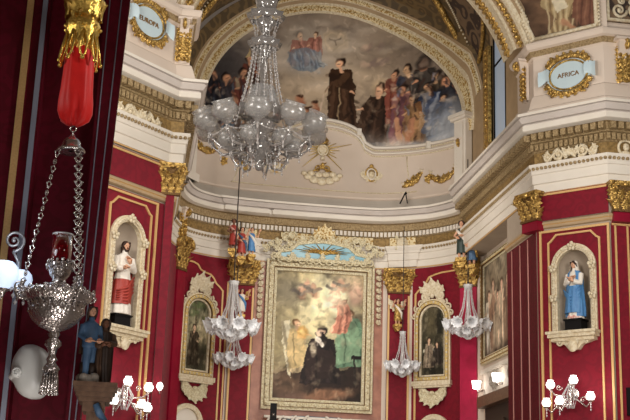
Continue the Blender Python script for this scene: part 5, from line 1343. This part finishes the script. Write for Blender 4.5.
for nm, ang in (('chain', 3.22), ('chain', -.98), ('chain', .95)):
    a = Vector((.10*cos(ang), .10*sin(ang), 4.55-z0)); b = Vector((.265*cos(ang), .265*sin(ang), 3.46-z0)); q = MB(); N = 17
    for i in range(N):
        p = a.lerp(b, (i+.5)/N); d = (b-a)/N; sd = Vector((1,0,0)) if abs(ang) < 2 else Vector((.6,.8,0))
        if i % 2 == 0 or abs(ang) < 2:
            for e in (-1, 1): q.tube([p-d*.5, p-d*.2+sd*.022*e, p+d*.1+sd*.017*e, p+d*.5], .0055, 5); q.ball(p-d*.2+sd*.024*e, .008, 0, 6, 4)
            q.ball(p+d*.2, .009, 0, 6, 4)
        else:
            q.tube([p+sd*.014*cos(u)+d*.3*sin(u) for u in [2*PI*k/10 for k in range(10)]], .006, 5, 0, True); q.ball(p, .009, 0, 6, 4)
    obj(nm, q, SILVER, t)
q = MB(); q.lathe(L([(.075,3.88),(.078,3.88),(.074,3.62),(.03,3.60),(.0,3.60)]), 24); obj('red_glass', q, REDGLASS, t)
q = MB(); q.lathe(L([(.074,3.88),(.080,3.882),(.082,3.876),(.079,3.87)]), 24); obj('glass_rim', q, CRYSTAL, t)
q = MB(); q.lathe(L([(.0,3.60),(.085,3.60),(.095,3.64),(.088,3.66),(.082,3.64)]), 24)
for i in range(14):
    a = 2*PI*i/14; q.ball((.092*cos(a), .092*sin(a), 3.665-z0), .014, 0, 6, 4); q.tube([(.094*cos(a), .094*sin(a), 3.60-z0), (.104*cos(a), .104*sin(a), 3.63-z0), (.096*cos(a), .096*sin(a), 3.66-z0)], .007, 5)
q.lathe(L([(.085,3.60),(.075,3.56),(.05,3.53),(.055,3.50),(.08,3.49),(.05,3.47),(.06,3.44),(.14,3.43)]), 24); obj('glass_holder', q, PEWTER, t)
q = MB(); q.lathe(L([(.10,3.435),(.24,3.44),(.262,3.425),(.268,3.40),(.25,3.385),(.235,3.36),(.20,3.345),(.19,3.32),(.21,3.30),(.205,3.27),(.17,3.21),(.11,3.16),(.05,3.135),(.03,3.12)]), 36, k=12, rip=.015)
for i in range(24):
    a = 2*PI*i/24; M = T(.262*cos(a), .262*sin(a), 3.41-z0) @ RZ(a+PI/2)
    q.scroll((0,-.012,.012), .026, 1.2, .007, 0, 1 if i % 2 else -1, M=M); q.ball((0,-.02,-.02), .013, 0, 6, 4, M=M); acanthus(q, .212*cos(a), .212*sin(a), 3.27-z0, .09, .045, a+PI/2, -.25, .5)
obj('bowl', q, PEWTER, t)
for ang in (3.22, -.98, .95):
    q = MB(); M = RZ(ang); q.scroll((.285, 0, 3.46-z0), .05, 1.4, .012, PI, 1, M=M); q.tube([(.22,0,3.36-z0),(.29,0,3.37-z0),(.32,0,3.43-z0),(.27,0,3.48-z0)], [.012,.014,.013,.009], 6, M=M); q.ball((.265,0,3.49-z0), .022, 0, 8, 6, M=M); acanthus(q, .27*cos(ang), .27*sin(ang), 3.42-z0, .1, .06, ang+PI/2, -.5, .7); obj('chain_bracket', q, PEWTER, t)
q = MB(); q.lathe(L([(.03,3.14),(.045,3.11),(.03,3.08),(.055,3.06),(.06,3.03),(.035,3.0),(.025,2.95),(.04,2.92),(.03,2.90),(.05,2.87),(.065,2.85),(.045,2.83)]), 20, k=8, rip=.05); obj('stem', q, PEWTER, t)
q = MB()
for i in range(16):
    a = 2*PI*i/16
    q.tube([(.046*cos(a), .046*sin(a), 2.84-z0), (.055*cos(a), .055*sin(a), 2.76-z0), (.062*cos(a), .062*sin(a), 2.67-z0)], [.008, .010, .009], 5); q.ball((.063*cos(a), .063*sin(a), 2.67-z0), .011, 0, 6, 4)
obj('tassel', q, PEWTER, t)

# white rounded wall speaker
t = thing('wall_speaker', 'white rounded wall speaker with swivel bracket beside the lamp tassel', 'speaker', (-.745, 9.30, 2.86))
Ms = RZ(-.55) @ RY(-.22)
q = MB(); q.lathe([(0,.16),(.06,.155),(.11,.13),(.138,.08),(.145,.02),(.14,-.05),(.12,-.09),(.06,-.10),(0,-.10)], 28, M=Ms @ SC(1,1,1.22) @ RX(PI/2) @ SC(1,1.2,1)); obj('housing', q, PLASTIC, t)
q = MB(); q.lathe([(0,.02),(.03,.018),(.042,0),(.03,-.015),(.0,-.02)], 16, M=T(-.115,-.15,-.03) @ RX(PI/2)); q.tube([(-.115,-.14,-.03),(-.16,-.06,-.05),(-.15,.22,-.05)], .02, 8); q.scroll((-.115,-.175,-.03), .035, 1.3, .008, 0, 1); obj('swivel_bracket', q, PLASTIC, t)
q = MB(); q.tube([(.115*cos(a)-.01, -.085, .165*sin(a)) for a in [2*PI*i/32 for i in range(32)]], .007, 6, 0, True, M=Ms); obj('face_ring', q, STEEL, t)

# carved wooden bracket with the two dark statues
t = thing('wooden_bracket', 'brown moulded wooden wall bracket under the dark statues on the left pier', 'bracket', (-.275, 9.38, 2.64)); t.scale = (.82, .82, .9)
q = MB()
for a, d_, z0_, z1_ in ((.20,.20,.14,.18),(.185,.185,.10,.14),(.165,.16,.06,.10),(.14,.13,.02,.06),(.10,.10,-.06,.02),(.06,.07,-.16,-.06)):
    q.prism([(-a,z0_),(a,z0_),(a*1.03,z1_),(-a*1.03,z1_)], -d_, .26)
obj('moulded_shelf', q, WOOD, t)
q = MB(); q.tube([(.02,-.14,.0),(.06,-.14,-.08),(.12,-.05,-.13)], [.03,.035,.02], 8); obj('dark_drapery', q, ROBEDKBLUE, t)
t = thing('saint_statue', 'slate blue trousered statue on a grey rock, half hidden behind the lamp bowl', 'statue', (-.345, 9.36, 2.81), .35); t.scale = (.74, .74, .74)
q = MB()
for k in range(9): q.ball((random.uniform(-.07,.07), random.uniform(-.07,.07), .02+random.uniform(0,.03)), (.06,.06,.05), 0, 7, 5)
obj('rock', q, GREYST, t)
H = .82; q = MB()
q.tube([(-.035,-.02,.06),(-.03,-.02,.14),(-.03,-.015,.24),(-.02,-.01,.33),(-.015,0,.42)], [.034,.036,.042,.050,.06], 12); q.tube([(.055,.03,.06),(.05,.03,.16),(.04,.02,.26),(.03,.01,.42)], [.034,.036,.044,.06], 12)
loft(q, [(.36,0,0,.03,.03),(.37,0,0,.085,.07),(.46,0,0,.08,.06),(.56,0,0,.095,.06),(.62,0,0,.085,.05),(.65,0,0,.035,.035),(.69,0,0,.03,.03),(.695,0,0,.003,.003)], 0, 18)
for e in (-1, 1): q.tube([(e*.085,0,.60),(e*.12,-.02,.48),(e*.07,-.11,.42)], [.035,.03,.022], 8)
b = obj('body', q, ROBEDKBLUE, t); remesh(b, .009)
head(t, (0,-.005,.75), .11, SKIN, HAIR)
for e in (-1, 1):
    q = MB(); hand(q, (e*.07,-.115,.42), (-e*.4,-.8,0), .75); obj('hand', q, SKIN, t)
    q = MB(); q.tube([(e*.045-.0, .01-.0, .20),(e*.045, .0, .10),(e*.045,-.0,.06),(e*.045,-.07,.055)], [.044,.040,.038,.028], 8); obj('boot', q, DARKWOOD, t)
q = MB(); loft(q, [(.30,.02,.03,.11,.08,.08),(.45,.01,.02,.105,.075,.05),(.60,.0,.01,.105,.07,.02)], 0, 20, a0=-.4, a1=PI+.4); obj('cloak', q, ROBEBROWN, t)
t = thing('saint_statue', 'dark brown carved draped statue at the right of the slate blue one', 'statue', (-.235, 9.40, 2.79), .2); t.scale = (.80, .80, .80)
body(t, .66, ROBEBROWN, [((-.11,0,.77),(-.16,-.05,.60),(-.06,-.15,.56)), ((.11,0,.77),(.15,-.06,.62),(.04,-.15,.62))], flare=.62, fold=.16, vox=.012)
q = MB(); loft(q, [(.03,.015,0,.070,.075,.16),(.2,.0,.0,.082,.075,.16),(.36,0,0,.085,.075,.10),(.52,0,0,.082,.06,.04)], 0, 30, a0=-PI*.6, a1=PI*1.2); obj('mantle', q, DARKWOOD, t)
head(t, (0,-.005,.615), .095, SKINDARK, HAIR)
for e in (-1, 1):
    q = MB(); hand(q, (e*.035,-.10,.385), (-e*.4,-.6,.3), .62); obj('hand', q, SKINDARK, t)

# lit lamp at the left edge of the photo
t = thing('scroll_wall_lamp', 'lit blue white glass globes under a wire scroll at the left edge', 'wall lamp', (-.95, 9.05, 3.60))
for x, y, z, r in ((-.07, 0, -.05, .12), (.055, .10, -.06, .085)):
    q = MB(); q.lathe([(.02,-1.0*r),(.5*r,-.9*r),(.9*r,-.45*r),(r,0),(.9*r,.45*r),(.6*r,.8*r),(.5*r,.82*r),(0,.7*r)], 24, (x,y,z), k=12, rip=.03); obj('globe', q, LITBLUE, t)
    q = MB(); q.lathe([(0,-1.5*r),(.2*r,-1.4*r),(.3*r,-1.1*r),(.6*r,-.95*r)], 12, (x,y,z)); q.tube([(x,y,z-1.4*r),(x-.05,y+.2,z-1.7*r),(x-.08,FP-9.05,z-1.2*r)], .012, 6); obj('arm', q, PEWTER, t)
q = MB(); q.scroll((-.02, .05, .23), .085, 1.7, .014, -PI/2, 1, n=36); q.tube([(-.02,.05,.145),(.03,.08,.06),(.02,.1,.0)], .012, 6); obj('wire_scroll', q, STEEL, t)
q = MB()
for k in range(6): q.gem((.0+.02*k, -.02, -.16-.05*(k % 3)), .014, h=.024)
obj('drop', q, CRYSTAL, t)
# ================================================================== CAMERA AND LIGHT
Rw = Matrix(((0.9872070144189171,-0.07393180284194532,-0.1412671200620562),(-0.1559737986025673,-0.26395565917357544,-0.9518401042925901),(0.03308299913208378,0.9616971968966026,-0.272110302358517)))
cam = bpy.data.cameras.new('camera'); cam.sensor_width = 36; cam.lens = 68.0; cam.clip_end = 200
co = bpy.data.objects.new('camera', cam); COL.objects.link(co)
co.matrix_world = Matrix.Translation((0,0,1.65)) @ Rw.to_4x4()
sc.camera = co
def spot(loc, target, power, ang, col=(1,.96,.9)):
    l = bpy.data.lights.new('fill_spot', 'SPOT'); l.energy = power; l.spot_size = ang; l.spot_blend = .5; l.shadow_soft_size = .15; l.color = col
    o = bpy.data.objects.new('fill_spot', l); COL.objects.link(o); o.location = loc
    o.rotation_euler = (Vector(target)-Vector(loc)).to_track_quat('-Z', 'Y').to_euler(); return o
w = bpy.data.worlds.new('church air'); sc.world = w; w.use_nodes = True
bg = w.node_tree.nodes['Background']; bg.inputs['Color'].default_value = (.92,.95,1,1); bg.inputs['Strength'].default_value = .45
def area(loc, target, size, power, col=(1,.95,.88)):
    l = bpy.data.lights.new('fill_light', 'AREA'); l.energy = power; l.size = size; l.color = col
    o = bpy.data.objects.new('fill_light', l); COL.objects.link(o); o.location = loc
    o.rotation_euler = (Vector(target)-Vector(loc)).to_track_quat('-Z', 'Y').to_euler(); return o
# unseen fill lights added to brighten crossing, chancel and near left pier
area((2.0, 15.5, 8.0), (6, 36, 8), 2.2, 1300)
area((9.5, 16.0, 8.0), (9, 30, 9), 2.0, 750)
area((-3.5, 18.0, 11.0), (8, 28, 11), 2.2, 900)
area((8.5, 19.0, 13.0), (-1, 27, 9), 2.0, 500)
area((5.0, 28.5, 12.2), (5.6, 36, 8), 1.6, 420)
area((5.0, 29.5, 5.0), (5.6, 36, 12), 1.6, 260)
point((10.2, 25.2, 5.3), 30); point((.0, 25.6, 4.8), 14); point((-.9, 8.8, 3.75), 5.0, .10, (.85,.92,1)); point((-.86, 9.0, 2.2), 5, .2); point((-.3, 7.8, 1.7), 62, .2, (1,.95,.92))  # sconce and globe lamps first, then added unseen fill for the near hanging
point((1.2, 6.5, 2.6), 80, .25, (1,.95,.9))  # added unseen fill in front of the near left pier
area((-3.0, 3.0, 6.5), (-.6, 9, 3.6), 1.0, 22, (1,.96,.92)); area((2.6, 4.5, 5.5), (-.6, 9, 3.4), .8, 40, (1,.96,.92)); area((-.4, 4.0, .6), (-.5, 9, 3.3), .6, 50, (1,.96,.92))  # unseen fill added so the silver lamp catches highlights
spot((2.2, 8.2, 6.4), (-.6, 8.95, 5.25), 330, .5); spot((-2.6, 8.3, 5.6), (-.6, 8.95, 5.2), 110, .5)  # added spots brighten crown and silk while sparing the cloth behind
for o in bpy.data.objects:
    if o.type == 'LIGHT': o['kind'] = 'helper'
sc.view_settings.view_transform = 'Standard'; sc.view_settings.look = 'None'; sc.view_settings.gamma = 1
sc.view_settings.use_curve_mapping = False; sc.view_settings.exposure = -0.98
